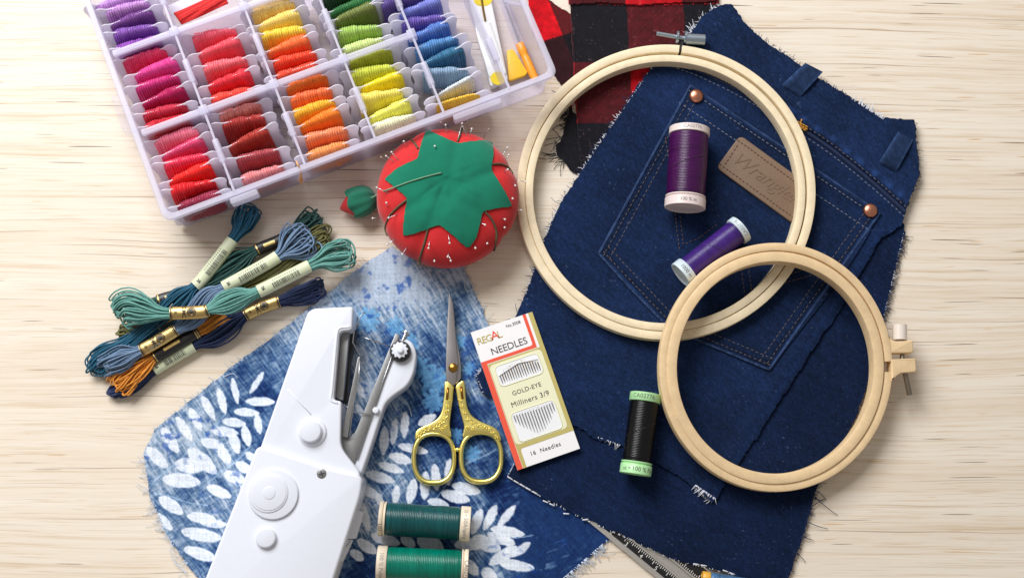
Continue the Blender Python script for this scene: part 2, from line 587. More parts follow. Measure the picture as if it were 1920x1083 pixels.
# ---- blue leaf-print cloth
def rect_noise(x, y, ang, sl, sw, seed):
    c, s = math.cos(ang), math.sin(ang)
    return vnoise(x * c + y * s, -x * s + y * c, sl, sw, seed)
LEAVES = []
def zl(ox, oy, k, rows):
    for (x0, y0, x1, y1, w) in rows:
        LEAVES.append((ox + x0 * k, oy + y0 * k, ox + x1 * k, oy + y1 * k, w * k))
zl(260, 540, .5014, [(30,595,108,670,44),(85,520,150,615,40),(140,480,200,570,34),(190,445,235,532,34),(235,400,285,492,30),(298,372,325,470,32),
 (350,335,372,435,26),(415,395,470,310,24),(398,422,510,425,34),(355,460,452,466,32),(310,495,402,508,34),(268,530,375,542,38),(230,570,322,592,38),
 (185,600,292,692,54),(135,655,250,672,54),(88,710,232,726,52),(345,535,372,618,38),(393,510,412,592,34),(440,470,455,548,30),(300,590,342,655,38),
 (253,740,348,780,40),(318,690,402,722,44),(362,650,430,692,38),(75,780,166,842,46),(180,850,292,866,40),(158,905,312,936,48),(168,972,292,1012,44),
 (228,872,332,884,32),(400,615,440,642,30),(70,840,125,905,30),(380,740,440,760,36)])
zl(660, 700, .3536, [(285,200,275,345,45),(230,240,215,380,40),(175,275,165,435,50),(245,380,405,415,48),(195,430,318,468,54),(135,475,278,522,48),
 (68,525,228,572,54),(45,600,140,655,52),(240,590,225,690,42),(332,555,300,692,54),(390,515,384,672,52),(437,476,452,622,50),(520,450,510,592,46),
 (350,272,446,218,50),(528,590,682,628,62),(472,630,625,672,62),(400,672,515,702,52),(98,850,258,902,62),(28,880,132,952,58),(-10,935,62,988,50),
 (40,670,92,835,50),(138,630,152,700,40),(258,865,335,915,55),(345,865,485,935,90),(540,905,705,902,64),(686,715,636,852,54),(767,695,698,832,50),
 (868,695,768,818,42),(732,820,918,852,54),(716,848,866,902,58),(636,868,790,932,76),(948,892,842,972,42),(876,915,726,1012,62),(776,1000,968,1032,58),
 (690,1035,765,1095,66),(596,985,668,1066,60),(400,970,520,1010,50),(250,960,330,1040,50),(5,30,70,130,40),(20,160,60,230,36)])
STEMS = [(285,908,425,776),(292,925,390,948),(392,905,470,838),(757,878,715,930),(715,775,742,830),(742,830,700,900),(780,975,860,880),(860,880,930,840),
         (850,1040,1000,1000),(690,930,640,1030)]
BURST = [(812,752,24),(815,712,30),(855,815,17),(884,850,18),(790,690,22),(742,610,20),(690,600,26),(770,640,18),(880,690,14),(860,640,16)]
def cyan_col(X, Y):
    n1 = fbm(X, Y, 130, 11); n2 = fbm(X, Y, 36, 17)
    st = 0.6 * rect_noise(X, Y, 1.05, 26, 2.6, 21) + 0.4 * rect_noise(X, Y, 1.25, 40, 4, 22)
    st2 = rect_noise(X, Y, -0.35, 18, 3.0, 23)
    lf = np.clip((X - 380) / 420, 0, 1)                         # the print is paler at its left end
    up = np.clip((640 - Y) / 110, 0, 1)                         # and washed out at the top
    right = np.clip((X - 930) / 60, 0, 1) * np.clip((Y - 870) / 40, 0, 1)
    t = 0.63 - 0.20 * lf + 0.44 * up * (1 - right) + 0.95 * (n1 - 0.5) + 0.75 * (n2 - 0.5)
    brush = np.clip((st - 0.47) * 4, 0, 1) * np.clip((n1 - 0.33) * 3.2 + 0.7 * up, 0, 1)
    t = t + 0.38 * brush + 0.20 * (st2 - 0.5)
    rb = (vnoise(X, Y, 60, seed=29) > 0.45) * np.clip((st2 - 0.5) * 3, 0, 1)
    t = np.where(right > 0, t * (1 - right) + right * (0.20 + 0.6 * rb * np.clip((fbm(X, Y, 80, 31) - 0.45) * 4, 0, 1)), t)
    fs = rect_noise(X, Y, 0.9, 16, 1.9, 24) - 0.5; fs2 = rect_noise(X, Y, -0.7, 12, 1.9, 25) - 0.5
    t = t + (0.42 * fs + 0.34 * fs2) * (0.35 + 0.9 * n2) * (1 - 0.6 * right)
    t = np.clip(t, 0.0, 1.0)
    stops = np.array([0, 0.25, 0.5, 0.75, 1.0])
    cr = np.array([15, 30, 72, 122, 176]); cg = np.array([32, 58, 102, 146, 190]); cb = np.array([76, 106, 142, 174, 208])
    C = np.stack([np.interp(t, stops, c) for c in (cr, cg, cb)], -1)
    def put(mask, rgb):
        C[:] = C * (1 - mask[..., None]) + np.array(rgb, float) * mask[..., None]
    for (bx, by, br) in BURST:
        dx, dy = X - bx, Y - by
        rr = np.hypot(dx, dy); an = np.arctan2(dy, dx)
        lim = br * (0.55 + 0.45 * np.abs(np.cos(an * 4.5 + bx)) ** 0.7) * (0.8 + 0.4 * vnoise(X, Y, 7, seed=33))
        put(np.clip((lim - rr) / 2.5, 0, 1) * (0.55 + 0.3 * st2), (104, 166, 214))
    for (ax, ay, bx, by) in STEMS:
        d = np.array([bx - ax, by - ay], float); L = np.hypot(*d); d /= L
        u = (X - ax) * d[0] + (Y - ay) * d[1]; v = -(X - ax) * d[1] + (Y - ay) * d[0]
        put(((u > 0) & (u < L)) * np.clip(1.6 - np.abs(v + 2 * np.sin(u / 14)), 0, 1) * 0.65, (170, 200, 228))
    for (ax, ay, bx, by, w) in LEAVES:
        d = np.array([bx - ax, by - ay], float); L = np.hypot(*d); d /= L
        sel = (X > min(ax, bx) - w) & (X < max(ax, bx) + w) & (Y > min(ay, by) - w) & (Y < max(ay, by) + w)
        u = ((X - ax) * d[0] + (Y - ay) * d[1]) / L; v = -(X - ax) * d[1] + (Y - ay) * d[0]
        prof = np.clip(u * (1 - u), 0, 1) ** 0.55 * 2 ** 1.1 * (1.06 - 0.12 * u)
        edge = w * 0.56 * prof - np.abs(v) + (vnoise(X, Y, 6, seed=37) - 0.5) * 2.2
        mk = np.clip(edge / 2.0, 0, 1) * sel * (0.90 + 0.10 * vnoise(X, Y, 30, seed=39))
        put(mk, (226, 232, 242))
    fx = np.clip((fbm(X, Y, 14, 51) - 0.62) * 9, 0, 1) * np.clip((n1 - 0.45) * 5, 0, 1)
    put(fx * 0.6, (20, 60, 150))
    weave = 1 + 0.10 * (vnoise(X, Y, 2.2, 30, 61) - 0.5) + 0.10 * (vnoise(X, Y, 30, 2.2, 62) - 0.5) + 0.12 * (np.random.RandomState(5).rand(*X.shape) - 0.5)
    return np.clip(C * weave[..., None], 0, 250)
CY = [(735,462),(800,500),(868,498),(885,535),(905,580),(950,690),(1000,800),(1100,950),(1146,1008),(1100,1048),(1056,1086),(1040,1110),(395,1110),
      (352,1060),(310,1000),(281,930),(268,850),(290,805),(345,760),(400,715),(450,677),(500,640),(560,593),(620,545),(690,490)]
cy_z = lambda x, y: 3.2 + 1.6 * fbm(x, y, 150, 71, 3) + 2.2 * np.clip(vnoise(x, y, 60, 220, 72) - 0.62, 0, 1)
m_cy = vcolmat('leaf_print_cotton', 0.9, 3000, 0.3, var=0.07)
cyc = thing('printed_cloth', 'blue and white leaf print cotton cloth spread under the scissors', 'cloth', W(700, 800, 0))
sheet('cloth', CY, cy_z, cyan_col, m_cy, cyc, step=1.7, thick=2.0, jag=0.6, seed=3)
m_lint = plain('pale_blue_yarn', (206, 216, 230), 0.9)
fringe('frayed_edge', [(268,850),(281,930),(310,1000),(352,1060)], cy_z, m_lint, cyc, 60, 4, 16, 0.5, out=-1, seed=4)
fringe('frayed_edge', [(690,490),(560,593),(400,715),(290,805)], cy_z, m_lint, cyc, 80, 3, 10, 0.45, out=-1, seed=5)
fringe('frayed_edge', [(868,498),(905,580),(950,690)], cy_z, m_lint, cyc, 40, 3, 12, 0.45, out=1, seed=6)
m = MB()
for pts in ([(865,505),(876,522),(886,535),(884,545),(874,544),(872,534),(880,528)], [(318,1030),(326,1052),(340,1062),(348,1078)], [(300,980),(322,1020),(330,1056),(352,1074)], [(755,745),(766,760),(772,780)], [(640,880),(652,930),(668,950)], [(420,706),(436,700),(446,708)]):
    q = smoothpoly(pts, 6, closed=False); m.tube(W(q[:, 0], q[:, 1], cy_z(q[:, 0], q[:, 1]) + 1.5), 0.55, 5)
m.build('loose_thread', m_lint, cyc, smooth=180, kind='stuff')
fringe('frayed_edge', [(1146,1008),(1100,1048),(1056,1086)], cy_z, m_lint, cyc, 70, 5, 22, 0.5, out=1, seed=7)

# ---- red and black check flannel
def plaid_col_main(X, Y):
    sx = X - (Y - 60) * 0.055
    bx = (sx > 1073) & (sx < 1178) | (sx > 1284) & (sx < 1392)
    by = (Y > 8) & (Y < 118) | (Y > 231) & (Y < 345)
    C = np.zeros(X.shape + (3,))
    C[:] = (84, 20, 25)
    C[bx & by] = (21, 20, 26)
    C[~bx & ~by] = (176, 14, 26)
    tw = ((X + Y) % 5.2 < 2.0) & (bx ^ by)
    C[tw] = (54, 20, 26)
    n = 0.78 + 0.5 * fbm(X, Y, 9, 81)
    C *= n[..., None]
    lint = np.clip((vnoise(X, Y, 3, seed=85) - 0.86) * 8, 0, 1)[..., None] * 0.45
    return np.clip(C * (1 - lint) + np.array([150, 110, 110]) * lint, 0, 255)
m_pl = vcolmat('flannel', 0.95, 3200, 0.5, var=0.2, sheen=0.15)
pl_z = lambda x, y: 6.0 + 2.0 * fbm(x, y, 120, 91, 2)
flan = thing('flannel_cloth', 'folded red and black check flannel strip running up behind the large hoop', 'cloth', W(1190, 120, 0))
sheet('cloth', [(1068,-40),(1352,-40),(1342,60),(1262,200),(1150,300),(1092,322),(1083,240),(1076,150)], pl_z, plaid_col_main, m_pl, flan, step=2, thick=4.5, jag=0.4, seed=9)
sheet('fold', [(1066,-40),(1345,-40),(1343,3),(1200,8),(1120,5),(1066,8)], lambda x, y: pl_z(x, y) + 4.5, lambda X, Y: plaid_col_main(X + 2, Y * 0 + 2 + 0 * X) , m_pl, flan, step=2, thick=4, jag=0.5, seed=10)
m_blk = plain('black_yarn', (26, 25, 30), 0.9)
m_red = plain('red_yarn', (190, 22, 30), 0.9)
def black_col(X, Y):
    C = np.zeros(X.shape + (3,)); C[:] = (24, 23, 28)
    return C * (0.8 + 0.5 * vnoise(X, Y, 4, seed=95))[..., None]
sheet('frayed_corner', [(1069,196),(1090,230),(1096,330),(1076,322),(1062,308),(1041,290),(1046,268),(1054,262),(1060,240)], lambda x, y: 4.0 + 0 * x, black_col, m_pl, flan, step=1.7, thick=2, jag=1.2, seed=12)
fringe('loose_yarn', [(1066,190),(1055,250),(1040,290),(1062,312)], const(4.0), m_blk, flan, 46, 6, 26, 0.75, out=-1, seed=13, spread=1.4)
fringe('loose_yarn', [(1070,150),(1072,200)], const(5.0), m_red, flan, 26, 3, 9, 0.7, out=-1, seed=14)
fringe('loose_yarn', [(1345,5),(1200,9),(1120,6)], const(9.0), m_red, flan, 30, 1, 4, 0.6, out=-1, seed=15)
def plaid_col_b(X, Y):
    s = (X - 1055) * 0.925 - (Y - 66) * 0.38
    t = (Y - 66) * 0.95 + (X - 1055) * 0.28
    C = np.zeros(X.shape + (3,)); C[:] = (88, 24, 28)
    C[(s < 0) & (t < 0)] = (204, 18, 30)
    C[(s > 0) & (t > 0)] = (22, 20, 25)
    C[(s < 0) & (t > 0)] = (46, 20, 25)
    return C * (0.78 + 0.5 * fbm(X, Y, 8, 83))[..., None]
fl2 = sheet('flannel_cloth', [(985,-30),(1012,-30),(1030,2),(1072,26),(1079,150),(1052,160),(1026,118),(1000,60)], lambda x, y: 2.4 + 0.8 * vnoise(x, y, 30, seed=97), plaid_col_b, m_pl, None, step=2, thick=2.2, jag=0.5, seed=16)
tag(fl2, 'small red and black flannel scrap peeking out beside the plastic thread box', 'cloth')

# ---- denim
def denim_color(base, seed, fade=None):
    def f(X, Y):
        C = np.zeros(X.shape + (3,)); C[:] = base
        n = fbm(X, Y, 110, seed, 4); k = 0.78 + 0.46 * n
        k = k + 0.10 * (rect_noise(X, Y, 0.55, 60, 5, seed + 5) - 0.5)
        k = k + 0.30 * (np.random.RandomState(seed).rand(*X.shape) - 0.5) + 0.14 * (vnoise(X, Y, 4.5, seed=seed + 6) - 0.5) + 0.22 * (rect_noise(X, Y, 0.9, 9, 2.4, seed + 7) - 0.5)
        if fade is not None: k = k + fade(X, Y)
        C = C * k[..., None]
        sp = np.clip((vnoise(X, Y, 2.6, seed=seed + 8) - 0.90) * 9, 0, 1)[..., None] * np.clip((vnoise(X, Y, 50, seed=seed + 9) - 0.25) * 2, 0, 1)[..., None]
        C = C * (1 - sp * 0.55) + np.array([140, 155, 185]) * sp * 0.55
        return np.clip(C, 0, 255)
    return f
m_dn = vcolmat('denim', 0.9, 2600, 0.55, speck=(1500, 0.66, 0.22, lin(120, 140, 175)), var=0.34, sheen=0.0, spec=0.08)
DL = [(1690,400),(1697,437),(1680,498),(1664,574),(1650,630),(1635,690),(1616,753),(1582,830),(1529,917),(1510,994),(1490,1048),(1474,1096),(1400,1100),(1377,1076),(1305,1057),(1252,1044),
      (1190,1013),(1096,972),(1015,930),(990,916),(952,893),(965,868),(985,850),(1000,780),(1100,700),(1300,500),(1600,420)]
def dl_z(x, y):
    return 8.5 + 2.0 * fbm(x, y, 140, 101, 3)
low = thing('denim_scrap', 'dark blue denim piece with frayed edges lying under the jeans panel', 'denim', W(1300, 950, 0))
sheet('cloth', DL, dl_z, denim_color((18, 31, 59), 103), m_dn, low, step=2, thick=3.0, jag=0.9, seed=21)
DU = [(1370,8),(1403,50),(1442,83),(1492,116),(1542,150),(1597,183),(1658,222),(1716,224),(1718,262),(1725,327),(1702,388),(1690,424),(1650,446),(1587,560),(1500,694),(1400,846),(1336,941),
      (1290,903),(1240,872),(1165,836),(1120,822),(1080,800),(1000,770),(905,738),(891,705),(940,640),(985,555),(1020,450),(1050,380),(1130,260),(1175,190),(1228,118),(1292,61),(1348,11)]
def du_z(x, y):
    # the right rim is a rolled fold that stands a little higher
    d = ((np.asarray(x) - 1336) * (941 - 446) + (np.asarray(y) - 941) * (1650 - 1336)) / math.hypot(495, 314)
    roll = 4.0 * np.exp(-((d + 16) / 16.0) ** 2) * (np.asarray(y) > 430)
    wr = 2.2 * np.clip(vnoise(x, y, 45, 160, 113) - 0.6, 0, 1) * 2
    return 13.5 + 2.0 * fbm(x, y, 160, 111, 3) + roll + wr
def edge_fade(X, Y):
    d = ((X - 1336) * 495 + (Y - 941) * 314) / math.hypot(495, 314)
    return 0.22 * np.exp(-((d + 6) / 6.0) ** 2) * (Y > 430)
jean = thing('jeans_panel', 'dark blue jeans back panel with patch pocket and copper rivets', 'denim', W(1330, 480, 0))
sheet('panel', DU, du_z, denim_color((22, 37, 68), 115, edge_fade), m_dn, jean, step=2, thick=3.5, jag=0.8, seed=23)
# waistband: strip along the cut top edge, above the seam
WB = [(1316,30),(1348,11),(1370,8),(1403,50),(1442,83),(1492,116),(1542,150),(1597,183),(1658,222),(1716,224),(1719,265),(1725,327),(1702,386),(1640,333),(1560,268),(1480,216),(1400,168),(1316,128),(1270,112)]
wb_z = lambda x, y: du_z(x, y) + 4.2
def seam_dist(X, Y):
    P = [(1270,112),(1316,128),(1400,168),(1480,216),(1560,268),(1640,333),(1702,386)]
    D = np.full(X.shape, 1e9); U = np.zeros(X.shape); acc = 0.0
    for i in range(len(P) - 1):
        a = np.array(P[i], float); b = np.array(P[i + 1], float); d = b - a; L = np.hypot(*d); d /= L
        u = np.clip((X - a[0]) * d[0] + (Y - a[1]) * d[1], 0, L)
        dd = np.hypot(X - a[0] - u * d[0], Y - a[1] - u * d[1])
        m_ = dd < D; D = np.where(m_, dd, D); U = np.where(m_, acc + u, U); acc += L
    return D, U
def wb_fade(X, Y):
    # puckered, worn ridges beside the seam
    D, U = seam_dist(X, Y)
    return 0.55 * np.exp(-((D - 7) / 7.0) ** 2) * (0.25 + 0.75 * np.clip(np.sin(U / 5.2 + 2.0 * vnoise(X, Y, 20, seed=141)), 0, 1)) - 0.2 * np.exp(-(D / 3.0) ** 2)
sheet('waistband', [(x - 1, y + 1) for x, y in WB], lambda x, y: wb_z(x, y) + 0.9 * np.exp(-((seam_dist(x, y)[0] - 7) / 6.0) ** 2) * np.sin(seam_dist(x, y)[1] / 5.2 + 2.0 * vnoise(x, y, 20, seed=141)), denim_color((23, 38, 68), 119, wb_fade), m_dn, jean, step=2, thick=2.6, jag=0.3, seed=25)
# yoke seam under the waistband: raised narrow ridge
SE = smoothpoly([(1268,118),(1316,136),(1400,178),(1480,228),(1560,281),(1640,346),(1698,398)], 8, closed=False)
mm = MB()
mm.tube(W(SE[:, 0], SE[:, 1], du_z(SE[:, 0], SE[:, 1]) + 0.5), 3.4, 8)
m_seam = plain('denim_ridge', (24, 38, 70), 0.9, 0.3, 700)
mm.build('seam', m_seam, jean, smooth=60)
# pocket
PK = [(1295,161),(1410,238),(1530,320),(1650,399),(1612,468),(1560,545),(1500,620),(1442,693),(1350,655),(1255,615),(1186,545),(1123,476),(1165,400),(1230,280)]
pk_z = lambda x, y: du_z(x, y) + 3.4
def pk_fade(X, Y):
    # worn, paler piping along the folded edges
    k = 0
    P = [(1295,161),(1123,476),(1255,615),(1442,693),(1650,399),(1295,161)]
    for i in range(5):
        a = np.array(P[i], float); b = np.array(P[i + 1], float); d = b - a; L = np.hypot(*d); d /= L
        v = np.abs(-(X - a[0]) * d[1] + (Y - a[1]) * d[0]); u = (X - a[0]) * d[0] + (Y - a[1]) * d[1]
        k = k + (0.75 if i != 2 else 0.45) * np.exp(-(v / 2.6) ** 2) * (u > -5) * (u < L + 5) * (0.35 + vnoise(X, Y, 6, seed=131)) - 0.22 * np.exp(-((v - 9) / 4.0) ** 2) * (u > 0) * (u < L)
    return k
pocket = sheet('pocket', PK, pk_z, denim_color((21, 36, 66), 121, pk_fade), m_dn, jean, step=1.8, thick=3.6, jag=0.15, seed=27)
for k_, (pa, pb, rad) in enumerate((((1295,161),(1123,476),3.0), ((1123,476),(1186,545),2.6), ((1186,545),(1255,615),2.6), ((1255,615),(1442,693),2.4), ((1650,399),(1442,693),2.8), ((1295,161),(1650,399),2.6))):
    s_ = np.linspace(0, 1, 60)
    x_ = pa[0] + (pb[0] - pa[0]) * s_; y_ = pa[1] + (pb[1] - pa[1]) * s_
    mm = MB(); mm.tube(W(x_, y_, pk_z(x_, y_) - 0.9 + 0.5 * np.sin(s_ * 130)), rad * (0.9 + 0.2 * vnoise(s_ * 400, s_ * 0, 9, seed=150 + k_)), 8)
    nv = mm.n
    cw = np.array(lin(50, 68, 104))[None] * (0.45 + 0.9 * np.repeat(vnoise(s_ * 500, s_ * 0 + k_ * 9, 8, seed=160), 8))[:, None]
    mm.build('pocket_welt', m_dn, jean, smooth=180, color=cw)
def inset_line(a, b, d):
    a = np.array(a, float); b = np.array(b, float); t = (b - a) / np.linalg.norm(b - a); n = np.array([-t[1], t[0]])
    return [tuple(a + n * d), tuple(b + n * d)]
m_st = plain('tan_stitch', (98, 90, 94), 0.8)
m_st2 = plain('pale_stitch', (112, 118, 138), 0.8)
m_gold = plain('gold_stitch', (196, 140, 44), 0.7)
c0, c1, c2, c3, c4 = (1295,161), (1650,399), (1442,693), (1255,615), (1123,476)
L1 = [inset_line(c0, c1, 9), inset_line(c0, c1, 38)]
L2 = [inset_line(c1, c2, 10), inset_line(c1, c2, 24), inset_line(c2, c3, 9), inset_line(c3, c4, 9), inset_line(c4, c0, 9), inset_line(c2, c3, 22), inset_line(c3, c4, 22), inset_line(c4, c0, 22)]
dashes('stitching', L1, pk_z, m_st2, jean, 6, 3.4, 0.8)
dashes('stitching', L2, pk_z, m_st, jean, 6, 3.6, 0.7)
ARC = [[(1248,258),(1254,300),(1262,360),(1268,420),(1275,474)], [(1275,405),(1281,458),(1310,447),(1345,420)], [(1388,488),(1393,530),(1400,572)], [(1401,484),(1406,520),(1411,556)],
       [(1400,560),(1450,535),(1500,522),(1580,500)], [(1412,552),(1450,522),(1500,508),(1560,488)]]
dashes('stitching', ARC, pk_z, plain('rust_stitch', (104, 80, 66), 0.8), jean, 5, 3, 0.75)
wl1 = [(x, y + 10) for x, y in SE]; wl2 = [(x + 2, y - 9) for x, y in SE]
dashes('stitching', [wl1], lambda x, y: du_z(x, y), m_st2, jean, 6, 3.4, 0.8)
dashes('stitching', [wl2], wb_z, m_st, jean, 6, 3.4, 0.8)
dashes('stitching', [[(1496,228),(1516,240)], [(1495,232),(1514,243)], [(1497,236),(1512,246)], [(1503,224),(1499,238)]], lambda x, y: wb_z(x, y) + 2, m_gold, jean, 5, 0.6, 1.5)
# belt loops: folded straps, each with a dark hollow underneath
def belt_loop(q, dens):
    q = [np.array(p, float) for p in q]      # four corners, long sides q0-q3 and q1-q2
    m = MB()
    n = 14
    P = []
    for i in range(n):
        t = i / (n - 1)
        a = q[0] * (1 - t) + q[3] * t; b = q[1] * (1 - t) + q[2] * t
        row = []
        for j in range(7):
            s = j / 6
            p = a * (1 - s) + b * s
            h = 21.5 + 9.0 * math.sin(math.pi * t) ** 0.6 - 2.5 * abs(2 * s - 1) ** 6
            row.append(W(p[0], p[1], h))
        P.append(row)
    P = np.array(P)
    B = P.copy(); B[:, :, 2] -= 3.6
    full = np.concatenate([P, B[:, ::-1]], 1)
    m.grid(full, False, True)
    k = n * 14 - 14
    m.f.append(tuple(range(14))[::-1]); m.mi.append(0)
    m.f.append(tuple(range(k, k + 14))); m.mi.append(0)
    c = np.tile(np.array(lin(34, 50, 80)), (n * 14, 1)) * (0.75 + 0.6 * np.random.RandomState(dens).rand(n * 14, 1))
    ed = np.tile(np.array([1.9, 1, .85, .85, .85, 1, 1.9] + [0.8] * 7), n)[:, None]; c = c * ed
    ob = m.build('belt_loop', m_dn, jean, smooth=50, color=c)
    zz = lambda x, y: 21.0 + 0 * x
    def ln(s): return [tuple(q[0] * (1 - s) + q[1] * s), tuple(q[3] * (1 - s) + q[2] * s)]
    return ob
belt_loop([(1510,118),(1543,135),(1499,183),(1465,160)], 1)
belt_loop([(1684,247),(1713,262),(1680,323),(1648,304)], 2)
# rivets
m_cop = metal('copper', (214, 146, 118), 0.34)
for (x, y) in ((1305, 181), (1631, 395)):
    m = MB(); p = W(x, y, float(pk_z(x, y)))
    m.lathe(p, (0, 0, 1), [(0, 14), (3, 14), (6, 12.6), (8.4, 9.5), (9.8, 5), (10.2, 0.3)], 28, n1=np.array([1.0, 0, 0]))
    m.build('rivet', m_cop, jean, smooth=60)
# leather patch
m_le = plain('tan_leather', (120, 97, 78), 0.62, 0.10, 700)
PT = roundpoly([(1388,253),(1343,314),(1489,420),(1524,352)], [12, 12, 12, 12], 6)
m = MB(); top = W(PT[:, 0], PT[:, 1], 24.0)
m.prism(top, 5.0, 1.6)
patch = m.build('leather_patch', m_le, jean)
patch['label'] = 'tan leather patch with embossed script lettering'
LPT = [inset_line((1388,255),(1524,354), 9), inset_line((1343,314),(1489,420), -9), [(1383,272),(1357,312)]]
dashes('stitching', LPT, const(24.0), plain('brown_stitch', (108, 66, 46), 0.8), patch, 5, 2.6, 0.8)
ex = W(1500, 372, 24) - W(1370, 282, 24); ex /= np.linalg.norm(ex); ey = np.cross([0, 0, 1.0], ex)
text_plane('embossed_lettering', 'Wrangler', 40, W(1434, 333, 24.3), ex, ey, m_le, patch, shear=0.42, extrude=0.5, bold=-0.5, spacing=0.95)
# frayed rims
m_wf = plain('white_yarn', (214, 216, 224), 0.9)
m_nf = plain('navy_yarn', (28, 42, 78), 0.9)
fringe('frayed_edge', [(1292,61),(1228,118),(1130,260),(1050,380),(1020,450),(985,555)], du_z, m_wf, jean, 150, 1.5, 5, 0.75, out=-1, seed=31, inset=1)
fringe('frayed_edge', [(1292,61),(1228,118),(1130,260),(1050,380),(1020,450),(985,555)], du_z, m_nf, jean, 90, 3, 11, 0.6, out=-1, seed=32)
fringe('frayed_edge', [(1090,560),(985,560),(960,600)], du_z, m_nf, jean, 12, 8, 18, 0.6, out=-1, seed=33)
fringe('frayed_edge', [(1348,11),(1292,61)], du_z, m_wf, jean, 60, 2, 8, 0.7, out=-1, seed=34)
fringe('frayed_edge', [(1597,183),(1658,222)], wb_z, m_wf, jean, 46, 2, 8, 0.8, out=1, seed=35)
fringe('frayed_edge', [(1403,50),(1542,150),(1597,183)], wb_z, m_nf, jean, 60, 1, 5, 0.6, out=1, seed=36)
fringe('frayed_edge', [(1716,224),(1725,327),(1702,388)], wb_z, m_nf, jean, 40, 1, 6, 0.6, out=1, seed=37)
fringe('frayed_edge', [(905,738),(891,705),(940,640)], du_z, m_wf, jean, 40, 1, 5, 0.7, out=1, seed=38)
fringe('frayed_edge', [(1300,912),(1338,938)], du_z, m_wf, jean, 40, 2, 8, 0.9, out=-1, seed=39, inset=6)
fringe('frayed_edge', [(1120,822),(1165,838)], du_z, m_wf, jean, 14, 2, 6, 0.8, out=-1, seed=40, inset=4)
fringe('frayed_edge', [(1697,437),(1664,574),(1635,690),(1616,753),(1582,830),(1529,917),(1510,994),(1474,1090)], dl_z, m_nf, low, 230, 2, 9, 0.6, out=1, seed=41)
fringe('frayed_edge', [(1697,437),(1664,574),(1635,690)], dl_z, m_wf, low, 60, 1, 6, 0.6, out=1, seed=42)
fringe('frayed_edge', [(1529,917),(1510,994),(1490,1048)], dl_z, m_nf, low, 7, 20, 32, 0.8, out=1, seed=43)
fringe('frayed_edge', [(965,868),(952,893),(990,916),(1015,930)], dl_z, m_wf, low, 90, 1, 3, 0.8, out=1, seed=44, inset=1)
fringe('frayed_edge', [(1015,930),(1096,972),(1190,1013),(1252,1044),(1377,1076)], dl_z, m_wf, low, 60, 1, 5, 0.7, out=1, seed=45, inset=2)
dashes('frayed_edge', [[(952,893),(990,916),(1015,930)], [(1018,938),(1050,952)], [(1056,962),(1072,963)], [(1092,974),(1106,972)], [(1300,1056),(1335,1062)], [(1355,1068),(1382,1078)]], dl_z, m_wf, low, 11, 2.5, 1.3, lift=0.2)

# ------------------------------------------------------------------ plastic thread box
BH = 112.0
A0 = W(310, 413, BH); B0 = W(1043, 139, BH)
bu = (B0 - A0); bu[2] = 0; BW = np.linalg.norm(bu); bu /= BW
bv = np.array([-bu[1], bu[0], 0.0])
def BX(u, v, h): return np.array([A0[0], A0[1], 0]) + bu * u + bv * v + np.array([0, 0, h])
def box_uv(px, py, h):
    d = W(px, py, h) - A0
    return float(d @ bu), float(d @ bv)
BD = 500.0
pbox = thing('thread_box', 'translucent lilac plastic box with compartments full of thread bobbins', 'storage box', BX(BW / 2, BD / 2, 0))
m_pl1 = translucent('frosted_plastic', (240, 238, 252), 0.30, 0.32)
m_pl2 = translucent('frosted_plastic_rim', (242, 240, 253), 0.52, 0.28)
m_clear = translucent('clear_plastic', (235, 232, 246), 0.10, 0.1)
up = np.array([0, 0, 1.0])
def ubox(m, u0, u1, v0, v1, h0, h1):
    m.box(BX((u0 + u1) / 2, (v0 + v1) / 2, (h0 + h1) / 2), bu * (u1 - u0) / 2, bv * (v1 - v0) / 2, up * (h1 - h0) / 2)
def rrect(u0, u1, v0, v1, r, h):
    return np.array([BX(p[0], p[1], h) for p in roundpoly([(u0, v0), (u1, v0), (u1, v1), (u0, v1)], r, 6)])
# floor
m = MB(); m.prism(rrect(9, BW - 9, 9, BD - 9, 16, 4.0), 3.0, 0.5); m.build('floor', m_clear, pbox)
# outer wall with draft: a closed loop of an L-shaped section (wall + rim lip)
def loop_wall(name, sections, mat):
    m = MB()
    rings = [rrect(a, BW - a, a, BD - a, max(18 - a * 0.3, 6), h) for a, h in sections]
    m.grid(np.array(rings), True, True)
    m.build(name, mat, pbox, smooth=40)
loop_wall('wall', [(9, 1.2), (3.5, BH - 7), (6.3, BH - 7), (11.5, 1.2)], m_pl1)
loop_wall('rim', [(-2.5, BH - 10), (-3.0, BH - 1.5), (-1.5, BH), (7.5, BH), (8.5, BH - 1.5), (8.5, BH - 6.6), (0, BH - 6.6), (-0.5, BH - 10)], m_pl2)
UD = [131, 266, 401, 535, 664]
VD1, VD2 = 170.0, 331.0
def divider(u0, u1, v0, v1):
    m = MB(); ubox(m, u0, u1, v0, v1, 4.3, BH - 5)
    m.build('divider', m_pl1, pbox, smooth=0)
def topbead(u0, u1, v0, v1):
    m = MB(); ubox(m, u0, u1, v0, v1, BH - 4.9, BH - 2)
    m.build('divider_top', m_pl2, pbox, smooth=0)
def bead_round(u0, u1, v0, v1, h0=BH - 22, h1=BH - 1.2):
    m = MB(); m.prism(rrect(u0, u1, v0, v1, 2.5, h1), h1 - h0, 1.2)
    m.build('divider_clip', m_pl2, pbox)
for i, u in enumerate(UD):
    divider(u - 1.2, u + 1.2, 12, BD - 12)
    topbead(u - 2.1, u + 2.1, 9, BD - 9)
    for vc in (88, 250, 410):
        bead_round(u - 5.5, u + 5.5, vc - 23, vc + 23)
